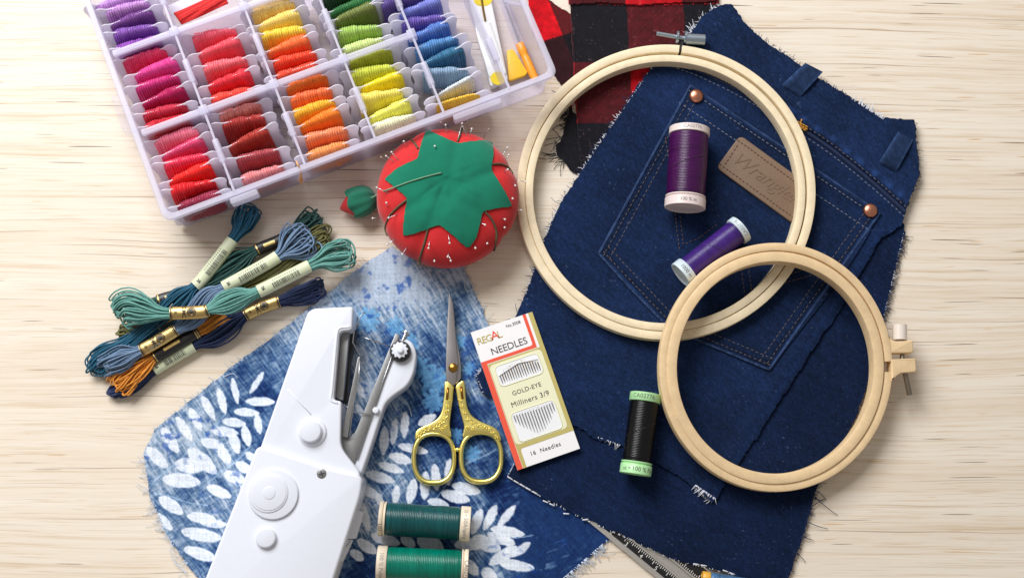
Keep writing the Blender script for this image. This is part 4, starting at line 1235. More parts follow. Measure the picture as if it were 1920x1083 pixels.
# ------------------------------------------------------------------ spools of thread
m_prt = plain('grey_print', (150, 148, 146), 0.7, 0.0)
m_prtd = plain('dark_print', (104, 100, 92), 0.7, 0.0)
def spool(label, p, q, hc, R, Rt, rgb, frgb, fl=(16, 26), lip=True, text=(None, None), flip=(1, 1), rough=0.36, name='thread_spool', tphi=(0, 0), tsize=11):
    a = W(p[0], p[1], hc); b = W(q[0], q[1], hc)
    ax = b - a; L = float(np.linalg.norm(ax)); ax /= L
    n1 = np.cross(ax, up); n1 /= np.linalg.norm(n1); n2 = np.cross(ax, n1)
    s = thing(name, label, 'spool', (0.5 * (a[0] + b[0]), 0.5 * (a[1] + b[1]), hc - R), 'spools of thread')
    mf = plain('flange_%d_%d_%d' % frgb, frgb, 0.4, 0.02)
    def end(c, d, w):
        m = MB()
        m.lathe(c, d, [(1.6, 1), (1.6, R * .45), (1.8, R * .80), (0.3, R * .86), (0.0, R * .93), (0.8, R), (w - .8, R), (w, R * .97), (w, Rt * .5)], 48, caps=False)
        return m.build('flange', mf, s, smooth=50)
    e0 = end(a, ax, fl[0]); e1 = end(b, -ax, fl[1] - (7 if lip else 0))
    if lip:
        w = fl[1]
        m = MB(); m.lathe(b - ax * (w - 5), -ax, [(-2.2, Rt * .9), (-2.2, R * .90), (0, R * .93), (0.6, R * .985), (2.6, R * .985), (3.2, R * .9), (3.2, Rt * .5)], 48, caps=False)
        m.build('flange_lip', mf, s, smooth=50)
    x0, x1 = fl[0] - 0.5, L - fl[1] + 0.5
    n = int((x1 - x0) / 0.8)
    t = np.linspace(x0, x1, n)
    r = Rt + 0.75 * np.abs(np.sin(t * math.pi / 3.0 + 1.5 * vnoise(t, t * 0, 30, seed=int(L) % 90))) + 0.8 * (vnoise(t, t * 0, 14, seed=int(L) % 70) - 0.5) - 1.2 * np.clip(1 - (t - x0) / 5, 0, 1) - 1.2 * np.clip(1 - (x1 - t) / 5, 0, 1)
    m = MB(); m.lathe(a, ax, list(zip(t, r)), 56, caps=False)
    g = np.arange(56); T, Gq = np.meshgrid(t, g, indexing='ij')
    ts_ = T + 2.2 * np.sin(Gq / 56 * 2 * math.pi + vnoise(T, T * 0, 40, seed=9) * 6)       # windings run a little askew
    sdd = int(L * 3) % 150
    kc = 0.62 + 0.42 * vnoise(ts_, ts_ * 0, 2.2, seed=sdd) + 0.34 * vnoise(ts_, ts_ * 0 + Gq * 0.2, 11, seed=sdd + 1)
    m.build('thread', windingmat('wound_thread_%d_%d_%d' % rgb, rough), s, smooth=180, color=(np.array(lin(*rgb))[None] * kc.reshape(-1, 1)))
    # loose tail of the thread
    ph = np.linspace(-0.9, 1.2, 16); tl = np.linspace(x0 + 0.35 * (x1 - x0), x0 + 0.62 * (x1 - x0), 16)
    mt = MB(); mt.tube(a + tl[:, None] * ax + (Rt + 1.0) * (np.sin(ph)[:, None] * n1 + np.cos(ph)[:, None] * up), 0.7, 5)
    mt.build('thread_tail', threadmat(rgb, rough, 0.1), s, smooth=180)
    for k, (body, pos) in enumerate(zip(text, (fl[0] * 0.5, L - (fl[1] - (7 if lip else 0)) * 0.5))):
        if not body: continue
        v, f = text_mesh(body, tsize)
        sg = flip[k]
        ph = tphi[k] + sg * v[:, 0] / R
        axial = pos + sg * v[:, 1]
        rad = R + 0.25
        # angle 0 faces straight up
        P = a + axial[:, None] * ax + rad * (np.sin(ph)[:, None] * n1 + np.cos(ph)[:, None] * up)
        m = MB(); m.add(P, f); m.build('print', m_prtd if frgb[0] < 200 or k == 1 else m_prt, (e0, e1)[k], smooth=0)
    return s
zd = 17.0
spool('large dark purple spool lying on the denim pocket', (1293, 241), (1284, 391), zd + 39, 38, 36, (64, 10, 70), (226, 210, 206), (14, 25), True, ('CA02776', '100 % m'), (-1, -1), tphi=(0.0, 0.0), tsize=9)
spool('small violet spool half under the small hoop', (1390, 428), (1276, 517), zd + 28, 27, 23.5, (58, 30, 108), (200, 214, 220), (13, 18), False, ('CA02776', '1000 m'), (1, -1), tsize=10)
spool('black spool with mint green ends lying beside the small hoop', (1211, 737), (1191, 889), 13 + 29, 28.5, 26, (7, 7, 9), (176, 226, 166), (16, 25), True, ('CA02776', 'us • 100 % Po'), (-1, -1), tphi=(0.25, 0.0))
spool('dark teal spool lying above the brighter green one', (882, 982), (711, 971), 6 + 32, 31, 28.5, (12, 74, 76), (230, 214, 190), (18, 14), True, ('SS • 50A/spd g', 'UU'), (-1, -1), tphi=(0.0, -0.5), tsize=10)
spool('bright green spool at the bottom edge below the dark teal one', (707, 1055), (878, 1062), 6 + 32, 31, 28.5, (0, 112, 92), (232, 216, 194), (18, 14), True, ('100 % Polye', 'CA02776'), (1, 1), tphi=(0.1, 0.2), tsize=10)
spool('blue spool with amber end peeking out from under the denim', (1316, 1082), (1440, 1100), 4 + 12, 12, 10.5, (70, 108, 148), (226, 170, 62), (14, 12), False, (None, None))

# ------------------------------------------------------------------ seam gauge under the denim
sg = thing('seam_gauge', 'black and silver measuring gauge sticking out under the denim scrap', 'ruler', W(1200, 1040, 0))
m_bk = plain('black_enamel', (22, 22, 24), 0.4, 0.03)
m_al = metal('aluminium', (226, 222, 216), 0.4, 0.04)
m_wh = plain('white_print', (226, 222, 214), 0.6, 0.0)
gd = W(1300, 1138, 3) - W(1100, 974, 3); gl = np.linalg.norm(gd); gd /= gl; gn = np.array([-gd[1], gd[0], 0])
G0 = W(1100, 974, 0)
def GP(u, v, h): return G0 + gd * u + gn * v + np.array([0, 0, h])
def gbar(name, u0, u1, v0, v1, h0, h1, mat, par=None):
    m = MB(); m.prism(np.array([GP(u0, v0, h1), GP(u1, v0, h1), GP(u1, v1, h1), GP(u0, v1, h1)]), h1 - h0, 0.4, 1); return m.build(name, mat, par or sg, smooth=30)
gbar('frame', -30, 260, -1, 8, 2, 7, m_al)
s1 = gbar('scale', -30, 260, 8.2, 22, 2, 6, m_bk)
gbar('frame', -30, 260, 22.2, 26, 2, 7, m_al)
gbar('slot', -30, 260, 26.2, 40, 1, 2.4, m_al)
gbar('frame', -30, 260, 40.2, 44, 2, 7, m_al)
s2 = gbar('scale', 120, 260, 44.2, 66, 2, 6, m_bk)
gbar('frame', 108, 260, 66.2, 69, 2, 7, m_al)
m = MB()
for i in range(70):
    u = -20 + i * 4; l = 8 if i % 8 == 0 else (5.5 if i % 4 == 0 else 3.5)
    m.box(GP(u, 21.6 - l / 2, 6.2), gd * 0.55, gn * l / 2, up * 0.1)
m.build('tick_marks', m_wh, s1, smooth=0, kind='stuff')
m = MB()
for i in range(35):
    u = 124 + i * 4; l = 8 if i % 8 == 0 else (5.5 if i % 4 == 0 else 3.5)
    m.box(GP(u, 44.8 + l / 2, 6.2), gd * 0.55, gn * l / 2, up * 0.1)
m.build('tick_marks', m_wh, s2, smooth=0, kind='stuff')
for i, s in enumerate(('1', '2', '3', '4', '5')):
    text_plane('number', s, 11, GP(14 + i * 34, 11.5, 6.3), gd, gn, m_wh, s1)
text_plane('number', '3', 14, GP(132, 58, 6.3), gd, gn, m_wh, s2); text_plane('number', '3½', 13, GP(182, 57, 6.3), gd, gn, m_wh, s2)

# ------------------------------------------------------------------ needle packet
K = np.array([W(881.6, 624, 20), W(997.5, 583.5, 20), W(1088, 841, 20), W(971, 880, 20)])
kx = (K[1] - K[0] + K[2] - K[3]) / 2; KW = float(np.linalg.norm(kx)); kx /= KW
ky = np.cross(up, kx); ky[2] = 0
KH = float(((K[0] + K[1]) / 2 - (K[2] + K[3]) / 2) @ ky)
KC = (K[0] + K[1] + K[2] + K[3]) / 4
def KP(x, y, h):   # x 0..1 from left, y 0..1 from the top
    return KC + kx * (x - 0.5) * KW + ky * (0.5 - y) * KH + up * (h - 20)
pk = thing('needle_packet', 'white and orange card packet of sewing needles leaning on the denim edge', 'needle packet', KC - up * 6)
m_cw = plain('white_paper', (240, 238, 238), 0.4, 0.01)
m_cc = plain('cream_paper', (232, 230, 196), 0.4, 0.01)
m_co = plain('orange_ink', (232, 88, 62), 0.4, 0.02)
m_cg = plain('olive_ink', (190, 176, 106), 0.4, 0.02)
m_tx = plain('black_ink', (48, 46, 50), 0.6, 0.0)
def kquad(name, pts, h, mat, par=None, th=0.4, r=0):
    p = roundpoly(pts, r, 5) if r else np.array(pts, float)
    m = MB(); m.prism(np.array([KP(a, b, h) for a, b in p]), th, 0.0); return m.build(name, mat, par or pk, smooth=0)
m = MB(); m.prism(np.array([KP(a, b, 20) for a, b in ((0, 0), (1, 0), (1, 1), (0, 1))]), 5, 0.5, 1)
card = m.build('card', m_cw, pk)
def rr_pts(x0, y0, x1, y1, r, n=5):
    # rounded rectangle in packet fractions (r in design units)
    q = roundpoly([(x0 * KW, y0 * KH), (x1 * KW, y0 * KH), (x1 * KW, y1 * KH), (x0 * KW, y1 * KH)], r, n)
    return [(a / KW, b / KH) for a, b in q]
kquad('olive_border', [(0.93, 0.0), (1, 0), (1, 0.828), (0.93, 0.828)], 20.3, m_cg)
kquad('orange_border', [(0, 0.222), (0.82, 0.222), (0.84, 0.21), (0.84, 0), (0.89, 0), (0.89, 0.245), (0.085, 0.245), (0.085, 1), (0, 1)], 20.3, m_co)
kquad('olive_border', [(0.09, 0.25), (0.93, 0.25), (0.93, 0.83), (1.0, 0.83), (1.0, 0.868), (0.16, 0.868), (0.145, 0.885), (0.145, 1), (0.09, 1)], 20.45, m_cg)
kquad('cream_panel', rr_pts(0.10, 0.262, 0.935, 0.838, 9), 20.7, m_cc)
m_win = plain('window_paper', (238, 238, 240), 0.25, 0.01)
for (y0, y1) in ((0.285, 0.425), (0.625, 0.825)):
    wn = kquad('window', rr_pts(0.17, y0, 0.86, y1, 9), 21.0, m_win)
    # raised card lip round the window
    P = rr_pts(0.165, y0 - .004, 0.865, y1 + .004, 10)
    m = MB(); m.tube(np.array([KP(a, b, 21.0) for a, b in P]), 0.9, 5, closed=True); m.build('window_edge', m_cc, wn, smooth=180)
    gold = y0 < 0.5
    nN = 17 if gold else 15
    rs = np.random.RandomState(8 if gold else 9)
    m_nd = m_br if gold else m_steel
    for i in range(nN):
        x = 0.21 + 0.61 * i / (nN - 1)
        mid = 1 - abs(i - (nN - 1) / 2) / ((nN - 1) / 2)
        if gold: a, b = y0 + 0.058 - 0.042 * min(1, mid * 1.4) + rs.uniform(-.006, .006), y0 + 0.120 + rs.uniform(-.004, .006)
        else: a, b = y0 + 0.012, y0 + 0.075 + 0.105 * min(1, mid * 1.3) + rs.uniform(-.008, .008)
        pa, pb = KP(x, a, 22.0), KP(x + 0.004, b, 22.0)
        m = MB(); m.tube(np.array([pa, pa * .9 + pb * .1, pa * .4 + pb * .6, pb]), [0.95, 1.05, 1.0, 0.35], 6)
        m.build('needle', [m_nd if (not gold or i % 3) else m_steel], wn, smooth=180)
    if gold:
        m = MB(); m.add([KP(0.19, y0 + .055, 22.9), KP(0.53, y0 + .012, 22.9), KP(0.84, y0 + .030, 22.9), KP(0.84, y0 + .042, 22.9), KP(0.53, y0 + .026, 22.9), KP(0.19, y0 + .066, 22.9)], [(0, 1, 4, 5), (1, 2, 3, 4)])
        m.build('paper_fold', m_win, wn, smooth=0)
def kt(body, x, y, size, mat=m_tx, h=21.1, **k):
    text_plane('print', body, size, KP(x, y, h), kx, ky, mat, pk, **k)
kt('REG', 0.17, 0.080, 18, m_cg, 20.6, bold=0.15, spacing=0.85); kt('A', 0.335, 0.074, 23, m_co, 20.6, bold=0.1); kt('L', 0.41, 0.078, 20, m_cg, 20.6)
kt('No.3008', 0.66, 0.040, 8, m_tx, 20.6)
kt('NEEDLES', 0.49, 0.178, 18.5, m_tx, 20.6, bold=-0.05, spacing=0.95)
kt('GOLD-EYE', 0.53, 0.497, 11.5, spacing=1.05)
kt('Milliners 3/9', 0.53, 0.570, 13.5, bold=0.0, spacing=1.08)
kt('16  Needles', 0.50, 0.925, 11, m_tx, 20.6, spacing=1.1)

# ------------------------------------------------------------------ gold embroidery scissors
def Z6(x, y): return (750 + x * .351, 540 + y * .351)
sc = thing('scissors', 'small gold handled embroidery scissors lying closed on the leaf print', 'scissors', W(850, 750, 6))
m_gd = metal('gold', (255, 234, 138), 0.34, 0.05)
m_bl = metal('brushed_steel', (176, 172, 172), 0.36, 0.06, brushed=(6, 1, 1))
def zprism(name, pts, h, depth, mat, par, bev=1.2, n=4, closed_smooth=True):
    q = [Z6(*p) for p in pts]
    q = smoothpoly(q, n) if closed_smooth else np.array(q)
    m = MB(); m.prism(W(q[:, 0], q[:, 1], h), depth, bev); return m.build(name, mat, par, smooth=40)
zprism('blade', [(262, 18), (270, 120), (300, 260), (312, 320), (322, 370), (326, 430), (326, 480), (300, 510), (286, 520), (275, 470), (262, 380), (262, 200)], 17, 4, m_bl, sc, 1.0, closed_smooth=False)
zprism('blade', [(261, 22), (284, 80), (297, 240), (303, 330), (312, 400), (300, 500), (284, 522), (262, 505), (245, 490), (244, 420), (246, 320), (252, 160)], 21.5, 4.2, m_bl, sc, 1.6, closed_smooth=False)
m = MB(); p = W(*Z6(284, 425), 21); m.lathe(p, up, [(0, 8.6), (2, 8.4), (4.2, 6), (5, 0.4)], 24, n1=np.array([1.0, 0, 0])); m.build('pivot_screw', metal('brass', (176, 130, 60), 0.32), sc, smooth=60)
# handles: shank outline + bow ring + beads of the raised ornament
def handle(mir, cx, cy):
    def X(x): return x
    if not mir:
        sh = [(240, 497), (283, 515), (284, 560), (280, 610), (270, 680), (266, 735), (274, 790), (240, 786), (200, 772), (150, 770), (108, 792), (80, 806), (86, 762), (120, 738), (165, 718), (205, 690), (222, 655), (230, 610), (236, 560)]
    else:
        sh = [(340, 492), (300, 518), (302, 560), (312, 620), (330, 690), (342, 740), (334, 795), (372, 784), (420, 770), (470, 778), (512, 802), (540, 812), (525, 762), (490, 735), (435, 712), (385, 680), (362, 640), (352, 590), (348, 540)]
    hd = zprism('handle', sh, 21, 11, m_gd, sc, 2.2, n=3)
    t = np.linspace(0, 2 * math.pi, 72, endpoint=False)
    ce = 0.82
    rx, ry = 107.0, 131.0
    x = cx + rx * np.sign(np.cos(t)) * np.abs(np.cos(t)) ** ce; y = cy + ry * np.sign(np.sin(t)) * np.abs(np.sin(t)) ** ce
    q = np.array([Z6(a, b) for a, b in zip(x, y)])
    m = MB(); m.tube(W(q[:, 0], q[:, 1], 14.0), 4.6 + 1.0 * np.clip(np.sin(t), 0, 1) ** 2, 10, closed=True, flat=1.35); m.build('bow', m_gd, sc, smooth=180)
    # ornament: leaf scrolls and flowers in relief
    rs = np.random.RandomState(3 + mir)
    m = MB()
    orn = [(255, 630), (248, 660), (238, 695), (215, 720), (190, 738), (160, 748), (135, 752), (112, 770), (95, 790), (245, 740), (222, 752), (262, 600)]
    if mir: orn = [(330, 630), (345, 665), (362, 700), (388, 720), (415, 732), (445, 742), (470, 750), (495, 768), (515, 795), (360, 745), (390, 752), (322, 600)]
    for (ox, oy) in orn:
        c = W(*Z6(ox, oy), 21.0)
        for k in range(5):
            a = k * 2 * math.pi / 5 + rs.rand()
            m.sphere(c + np.array([math.cos(a) * 2.6, math.sin(a) * 2.6, 0.1]), 1.35, 7, 5)
        m.sphere(c + up * 0.3, 1.5, 7, 5)
    for k in range(len(orn) - 4):
        a, b = np.array(orn[k], float), np.array(orn[k + 1], float)
        s = np.linspace(0, 1, 7); pp = a[None] * (1 - s)[:, None] + b[None] * s[:, None] + np.outer(np.sin(s * math.pi), [(b - a)[1], -(b - a)[0]]) * 0.35
        q = np.array([Z6(*v) for v in pp]); m.tube(W(q[:, 0], q[:, 1], 21.2), 0.9, 5)
    m.build('relief', m_gd, hd, smooth=180)
    # long flute on the shank, its shade put in as a darker gold
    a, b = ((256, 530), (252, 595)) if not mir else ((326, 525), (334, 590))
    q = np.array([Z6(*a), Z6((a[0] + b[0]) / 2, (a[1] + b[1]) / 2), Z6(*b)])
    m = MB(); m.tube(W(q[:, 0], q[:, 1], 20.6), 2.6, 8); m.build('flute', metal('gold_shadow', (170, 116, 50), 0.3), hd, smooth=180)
handle(0, 181, 908); handle(1, 433, 902)
m = MB(); p = W(*Z6(307, 862), 13); m.sphere(p, 4.5, 12, 8); m.build('stop', m_gd, sc, smooth=180)

# ------------------------------------------------------------------ handheld sewing machine
def Z5(x, y): return (360 + x * .483, 560 + y * .483)
mc = thing('sewing_machine', 'white handheld sewing machine lying on the leaf print cloth', 'sewing machine', W(540, 900, 5))
m_mw = plain('glossy_white_plastic', (226, 229, 238), 0.28, 0.008, 300, spec=0.5)
m_gr = metal('satin_steel', (158, 158, 158), 0.42, 0.05)
m_dk = plain('black_rubber', (46, 46, 50), 0.5, 0.05)
def Zp(pts, h, r=None, n=5):
    q = np.array([Z5(*p) for p in pts])
    if r is not None: q = roundpoly(q, r, n)
    return W(q[:, 0], q[:, 1], h)
HB, HU = 96.0, 84.0
m = MB(); m.prism(Zp([(253, 566), (440, 628), (500, 650), (648, 682), (662, 700), (655, 760), (500, 1240), (-10, 1240)], HB, [14, 30, 20, 12, 8, 20, 4, 4]), HB - 6, 5.5, 5)
m.build('body', m_mw, mc, smooth=50)
m = MB(); m.prism(Zp([(453, 38), (626, 29), (621, 122), (573, 126), (550, 392), (581, 396), (576, 575), (655, 676), (640, 740), (236, 660)], HU, [15, 7, 7, 8, 6, 7, 16, 9, 9, 9]), HU - 8, 4, 5)
m.build('head', m_mw, mc, smooth=50)
# raised lip round the needle opening
m = MB(); q = Zp([(612, 108), (566, 112), (560, 160), (542, 360), (536, 396), (566, 404)], HU - 0.6, [1, 9, 6, 6, 8, 1]); q = q[3:-3]; m.tube(q, 2.4, 8); m.build('opening_lip', m_mw, mc, smooth=180)
m = MB(); m.prism(Zp([(580, 128), (612, 124), (585, 394), (556, 384)], HU - 22, [6, 2, 3, 8]), 30, 0.8); m.build('inner_plate', m_gr, mc)
m = MB(); m.prism(Zp([(608, 126), (640, 120), (612, 250), (604, 400), (586, 400)], 40, 2), 30, 0.8); m.build('opening_shade', m_dk, mc)  # dark block added to stand for the shade inside the needle opening
# lower arm
m = MB(); m.prism(Zp([(800, 160), (825, 150), (858, 170), (873, 215), (862, 290), (838, 338), (780, 378), (752, 404), (735, 450), (700, 560), (662, 672), (640, 700), (600, 660), (690, 440)], 58, [4, 14, 14, 14, 20, 18, 16, 14, 16, 20, 4, 4, 4, 10]), 46, 5, 5)
m.build('arm', m_mw, mc, smooth=50)
m = MB(); m.prism(Zp([(790, 132), (806, 140), (800, 185), (742, 330), (690, 470), (628, 650), (600, 625), (572, 600), (566, 560), (575, 533), (605, 540), (632, 520), (690, 380)], 61, [3, 3, 4, 4, 4, 3, 6, 8, 8, 6, 12, 14, 4]), 5, 0.8); m.build('needle_plate', m_gr, mc)
m = MB(); q = Zp([(802, 150), (742, 318), (640, 620)], 61.6); m.tube(q, 1.3, 6); m.build('plate_groove', m_steel, mc, smooth=180)
m = MB(); m.prism(Zp([(643, 226), (654, 224), (650, 260), (605, 540), (578, 532), (622, 330)], 70, [2, 2, 3, 3, 3, 3]), 6, 0.8); m.build('needle_bar', m_gr, mc)
m = MB(); m.tube(Zp([(652, 228), (648, 300), (628, 400), (612, 530)], 71.5), 1.2, 6); m.build('bar_edge', m_steel, mc, smooth=180)
m = MB(); m.tube(Zp([(672, 52), (655, 65), (630, 120), (624, 170), (655, 222)], 66), 1.1, 6); m.build('thread_guide', m_steel, mc, smooth=180)
m = MB(); m.tube(Zp([(660, 148), (690, 158), (768, 184)], 62), 1.2, 6); m.build('thread_guide', m_steel, mc, smooth=180)
m = MB(); m.tube(Zp([(590, 410), (630, 440), (700, 447)], 66), 1.1, 6); m.build('thread_guide', m_steel, mc, smooth=180)
def zcyl(name, x, y, r, h, depth, mat, par, bev=1.5, gear=0, ga=0.0):
    c = Z5(x, y); c = W(c[0], c[1], h)
    t = np.linspace(0, 2 * math.pi, 80 if gear else 40, endpoint=False)
    rr = r + (ga * np.sign(np.sin(t * gear)) * np.abs(np.sin(t * gear)) ** .6 if gear else 0)
    m = MB(); m.prism(np.stack([c[0] + rr * np.cos(t), c[1] + rr * np.sin(t), 0 * t + h], -1), depth, bev); return m.build(name, mat, par, smooth=40)
kb = zcyl('tension_knob', 808, 202, 19, 68, 9, m_dk, mc, 2)
zcyl('knob_cap', 806, 198, 14, 74, 6, m_mw, kb, 1.5, 11, 1.2); zcyl('knob_pin', 808, 198, 5.5, 80, 6, m_mw, kb, 2)
m = MB(); m.tube(Zp([(820, 160), (832, 133)], 55), 4.5, 10); m.build('spring_post', m_steel, mc, smooth=60)
m = MB(); m.tube(Zp([(829, 135), (835, 129)], 55), [7.5, 7.5], 14); m.build('post_cap', m_steel, mc, smooth=50)
zcyl('guide_peg', 713, 432, 6, 66, 9, m_mw, mc, 2.5)
dl = zcyl('hand_wheel', 314, 757, 43, HB + 4.5, 6, m_mw, mc, 1.5, 40, 0.6)
zcyl('wheel_face', 296, 752, 34, HB + 6.2, 6, m_mw, dl, 1.5); zcyl('wheel_cap', 298, 752, 30, HB + 7.2, 3, m_mw, dl, 0.8); zcyl('wheel_hub', 299, 752, 11, HB + 8.0, 3, m_mw, dl, 0.8)
zcyl('button', 285, 926, 17.5, HB + 8, 9, m_mw, mc, 3)
bt = zcyl('tension_dial', 466, 516, 25, HU + 4, 6, m_mw, mc, 3); zcyl('dial_cap', 458, 513, 19.5, HU + 13, 10, m_mw, bt, 3)
s_ = zcyl('screw', 503, 678, 8.6, HB + 0.9, 4, m_gr, mc, 1.5)
m = MB(); c = W(*Z5(503, 678), HB + 1.2); m.box(c, (5, 1.5, 0), (-.25, .9, 0), (0, 0, .3)); m.box(c + up * .05, (-1.5, 5, 0), (.9, .25, 0), (0, 0, .3)); m.build('cross_slot', m_dk, s_, smooth=0)
m = MB(); m.prism(Zp([(620, 812), (664, 826), (634, 930), (590, 930)], 62, 3), 30, 2); m.build('side_catch', m_mw, mc)
m = MB(); m.prism(Zp([(588, 936), (622, 934), (584, 1018), (545, 1020)], 60, 3), 30, 2); m.build('side_catch', m_mw, mc)
m = MB(); m.tube(Zp([(372, 350), (410, 395), (462, 448)], HU + 0.2), 0.8, 5); m.build('seam_line', m_mw, mc, smooth=180)
# underside belly so that the head and the body meet the cloth
# ------------------------------------------------------------------ floss skeins
def Z3(x, y): return (150 + x * .3508, 370 + y * .3508)
m_bgd = metal('gold_foil', (206, 176, 116), 0.42, 0.06)
m_bpg = plain('pale_green_label', (206, 212, 178), 0.5, 0.03)
m_bbk = plain('black_label', (30, 27, 24), 0.4, 0.05)
def skein(label, ctrl, bands, rgb, seed, nl=10, sr=1.65, rgb2=None, ends=(1.0, 1.0)):
    nl = int(nl * 1.75)
    """ctrl: (zx, zy, height, half width, half thickness) along the skein; bands: (t0, t1, style)"""
    C = np.array(ctrl, float)
    q = np.array([Z3(a, b) for a, b in C[:, :2]])
    n = 90
    cp = smoothpoly(np.concatenate([q, C[:, 2:]], 1), 14, closed=False)
    d = np.concatenate([[0], np.cumsum(np.linalg.norm(np.diff(cp[:, :2], axis=0), axis=1))]); d /= d[-1]
    ts = np.linspace(0, 1, n)
    cp = np.stack([np.interp(ts, d, cp[:, k]) for k in range(5)], 1)
    ctr = W(cp[:, 0], cp[:, 1], cp[:, 2])
    tan = np.gradient(ctr, axis=0); tan /= np.linalg.norm(tan, axis=1)[:, None]
    sd = np.cross(up, tan); sd /= np.linalg.norm(sd, axis=1)[:, None]; nu = np.cross(tan, sd)
    hw, ht = cp[:, 3] * 1.2, cp[:, 4] * 1.12
    for (t0, t1, st) in bands:                      # pinched under the paper bands
        tm = (t0 + t1) / 2; w = (t1 - t0) / 2
        k = np.exp(-(np.clip(np.abs(ts - tm) - w, 0, None) / 0.05) ** 2)
        hw = hw * (1 - k) + k * 10.2; ht = ht * (1 - k) + k * 7.6
    sk = thing('floss_skein', label, 'embroidery floss', (ctr[n // 2][0], ctr[n // 2][1], 0), 'floss skeins in a loose pile')
    rs = np.random.RandomState(seed)
    m = MB()
    def strand_pos(i, o, ph):
        a = o[0] + 0.26 * math.sin(ts[i] * 9 + ph) * (0.4 + 0.6 * min(1, abs(2 * ts[i] - 1) * 1.5)); b = o[1] + 0.2 * math.cos(ts[i] * 7 + ph)
        return ctr[i] + sd[i] * a * (hw[i] - sr) + nu[i] * b * max(ht[i] - sr, 0.6)
    offs = []
    N2 = nl * 2
    for k in range(N2):
        r = math.sqrt((k + 0.5) / N2); a = k * 2.39996
        offs.append((r * math.cos(a), r * math.sin(a)))
    offs = [offs[i] for i in rs.permutation(N2)]
    for k in range(nl):
        o1, o2 = offs[2 * k], offs[2 * k + 1]
        p1, p2 = rs.rand() * 6, rs.rand() * 6
        i0 = int(rs.uniform(0, 5)); i1 = n - 1 - int(rs.uniform(0, 5))
        f = [strand_pos(i, o1, p1) for i in range(i0, i1 + 1)]
        b = [strand_pos(i, o2, p2) for i in range(i1, i0 - 1, -1)]
        def turn(pa, pb, dirv, ext):
            s = np.linspace(0, math.pi, 9)[1:-1]
            mid = (pa + pb) / 2; rad = (pa - pb) / 2
            return [mid + rad * math.cos(x) + dirv * ext * math.sin(x) for x in s]
        loop = f + turn(f[-1], b[0], tan[i1], rs.uniform(3, 12) * ends[1]) + b + turn(b[-1], f[0], -tan[i0], rs.uniform(3, 12) * ends[0])
        loop = np.array(loop); loop[:, 2] = np.maximum(loop[:, 2], sr + 0.3)
        m.tube(loop, sr * rs.uniform(0.8, 1.15), 5, closed=True)
    fo = m.build('floss', threadmat(rgb, 0.6), sk, smooth=180, kind='stuff')
    for (t0, t1, st) in bands:
        tb = np.linspace(t0, t1, 14)
        cc = np.stack([np.interp(tb, ts, ctr[:, k]) for k in range(3)], 1); s2 = np.stack([np.interp(tb, ts, sd[:, k]) for k in range(3)], 1); n2_ = np.stack([np.interp(tb, ts, nu[:, k]) for k in range(3)], 1)
        A = np.linspace(0, 2 * math.pi, 28, endpoint=False)
        RW, RT = 12.0, 9.0
        P = cc[:, None] + s2[:, None] * (RW * np.cos(A))[None, :, None] + n2_[:, None] * (RT * np.sin(A))[None, :, None]
        m = MB(); m.grid(P, False, True)
        Lb = float(np.linalg.norm(cc[-1] - cc[0]))
        bo = m.build('paper_band', {'g': m_bgd, 'p': m_bpg, 'k': m_bbk}[st[0]], sk, smooth=180)
        def bp(x, y):   # x 0..Lb along the band, y along the girth (0 faces up)
            t = np.clip(np.asarray(x) / Lb, 0, 1) * (len(tb) - 1)
            i = np.clip(np.floor(t).astype(int), 0, len(tb) - 2); f = (t - i)[..., None]
            c_ = cc[i] * (1 - f) + cc[i + 1] * f; s_ = s2[i] * (1 - f) + s2[i + 1] * f; n_ = n2_[i] * (1 - f) + n2_[i + 1] * f
            ph = np.asarray(y)[..., None] / RW
            return c_ + s_ * (RW + 0.35) * np.sin(ph) + n_ * (RT + 0.35) * np.cos(ph)
        def patch_quad(mm, x0, x1, y0, y1):
            ys = np.linspace(y0, y1, 7); xs = np.linspace(x0, x1, 4)
            Xg, Yg = np.meshgrid(xs, ys, indexing='ij'); mm.grid(bp(Xg, Yg))
        def put_text(body, size, x, y, mat, rot=False, sg=1):
            v, f = text_mesh(body, size, bold=0.15)
            vx, vy = (v[:, 0], v[:, 1]) if not rot else (-v[:, 1], v[:, 0])
            mm = MB(); mm.add(bp(x + sg * vx, y + sg * vy) + up * 0.25, f); mm.build('print', mat, bo, smooth=0)
        if st[0] == 'p':
            mm = MB(); x = Lb * 0.22
            while x < Lb * 0.72:
                w = rs.choice([0.6, 1.1, 1.7]); patch_quad(mm, x, x + w, -1, 9); x += w + rs.choice([0.9, 1.5])
            mm.build('barcode', m_tx, bo, smooth=0, kind='stuff')
            put_text('26', 8, Lb * 0.90, 0, m_tx, True)
            mm = MB()
            for k in range(12): patch_quad(mm, Lb * (.24 + .04 * k), Lb * (.24 + .04 * k) + 1.2, -6.5, -4)
            mm.build('barcode_digits', m_tx, bo, smooth=0, kind='stuff')
        elif st[0] == 'g':
            mm = MB(); patch_quad(mm, 1.0, 3.4, -15, 15); patch_quad(mm, Lb - 3.4, Lb - 1.0, -15, 15); patch_quad(mm, 4.4, 5.0, -15, 15); patch_quad(mm, Lb - 5, Lb - 4.4, -15, 15)
            mm.build('black_border', m_bbk, bo, smooth=0)
            # dark medallion with the gold letters
            a_ = np.linspace(0, 2 * math.pi, 20, endpoint=False); mm = MB()
            rings = [bp(Lb * .42 + rr_ * 8.5 * np.cos(a_), rr_ * 9.0 * np.sin(a_)) for rr_ in (0.02, .4, .75, 1.0)]
            mm.grid(np.array(rings), False, True); mm.build('medallion', m_bbk, bo, smooth=0)
            put_text('DMC', 10.5, Lb * .62, 0, m_bbk, True)
            mm = MB(); 
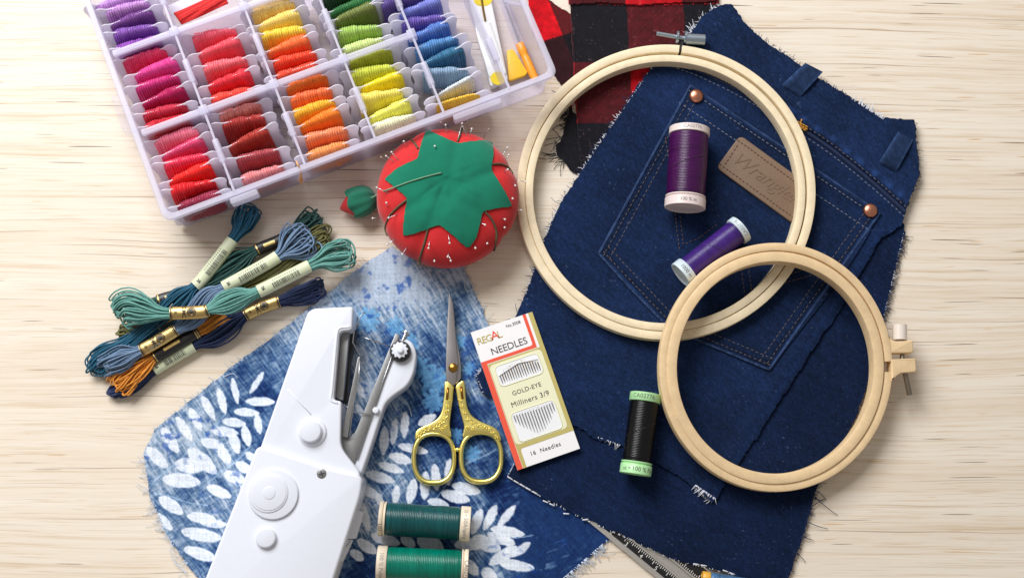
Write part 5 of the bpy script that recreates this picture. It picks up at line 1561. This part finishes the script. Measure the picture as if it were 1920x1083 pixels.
            for rr_ in (0.55, 0.8): mm.tube(bp(Lb * .42 + rr_ * 8.5 * np.cos(a_), rr_ * 9.0 * np.sin(a_)) + up * .2, 0.5, 4, closed=True)
            mm.build('crest', m_bgd, bo, smooth=180)
            put_text('25', 6, Lb * .84, 0, m_bbk, True)
        else:
            mm = MB(); patch_quad(mm, 2, 3.6, -15, 15); patch_quad(mm, 5.5, 7.5, -15, 15); patch_quad(mm, Lb - 4, Lb - 2, -15, 15); mm.build('gold_border', m_bgd, bo, smooth=0)
            mm = MB(); patch_quad(mm, Lb * .4, Lb * .75, -3, 3); mm.build('foil_mark', m_bgd, bo, smooth=0)
    return sk
skein('navy floss skein with gold band, lowest on the right of the pile', [(1285,480,20,20,9),(1180,520,16,17,9),(980,585,13,11,8),(850,650,14,19,9),(720,735,14,20,9),(600,795,13,13,8),(400,915,12,11,8),(270,1000,12,14,8),(180,1045,11,13,8)], [(.185,.345,'g'),(.60,.80,'p')], (24,44,86), 1, 18)
skein('golden orange floss skein with black band at the lower left of the pile', [(780,640,14,10,7),(680,690,18,11,7),(600,735,22,11,8),(500,790,24,11,8),(370,870,24,14,9),(270,940,22,21,10),(195,1000,16,23,10)], [(.24,.64,'k')], (220,142,48), 2, 15)
skein('olive green floss skein buried in the middle of the pile', [(1320,200,20,19,10),(1260,225,24,17,9),(1050,390,30,17,9),(800,500,30,15,8),(520,640,26,14,8),(330,720,22,18,9),(225,730,14,19,9)], [(.72,.84,'k')], (108,106,58), 3, 15)
skein('dark green floss skein with black and gold band at the back', [(1262,100,18,20,10),(1205,150,18,19,10),(1080,225,18,11,8),(950,280,20,13,8),(830,350,22,23,9),(700,430,24,20,9),(560,510,28,11,8),(430,550,30,11,8),(300,610,26,14,8)], [(.17,.34,'k'),(.72,.88,'k')], (34,80,74), 4, 16)
skein('petrol blue floss skein pointing up to the corner of the thread box', [(910,60,22,20,11),(870,150,24,18,10),(830,210,28,11,8),(650,440,34,11,8),(580,505,36,21,10),(500,580,34,22,10),(380,690,30,14,9),(250,790,26,14,9),(130,850,20,20,9),(70,915,15,20,9)], [(.16,.42,'p')], (14,86,114), 5, 18, ends=(0.8, 1.0))
skein('slate blue floss skein with loopy end and gold band across the pile', [(1210,200,40,30,13),(1130,260,42,27,12),(1020,340,44,11,8),(770,480,46,11,8),(690,525,46,19,9),(600,640,40,18,9),(500,715,40,12,8),(340,810,38,12,8),(240,850,34,21,10),(150,890,28,20,10)], [(.15,.41,'p'),(.68,.85,'g')], (108,134,164), 6, 18, ends=(1.0, 1.6))
skein('light sea green floss skein lying on top of the pile', [(1430,300,44,26,11),(1340,320,50,24,11),(1240,360,56,11,8),(960,500,64,11,8),(850,540,66,19,10),(700,595,66,20,10),(640,612,65,12,8),(440,618,62,12,8),(340,600,60,22,11),(250,585,54,28,12),(210,620,40,26,12)], [(.165,.40,'p'),(.62,.775,'g')], (100,158,148), 7, 18, ends=(1.6, 0.7))

for o in bpy.data.objects:
    if '_org' in o: del o['_org']
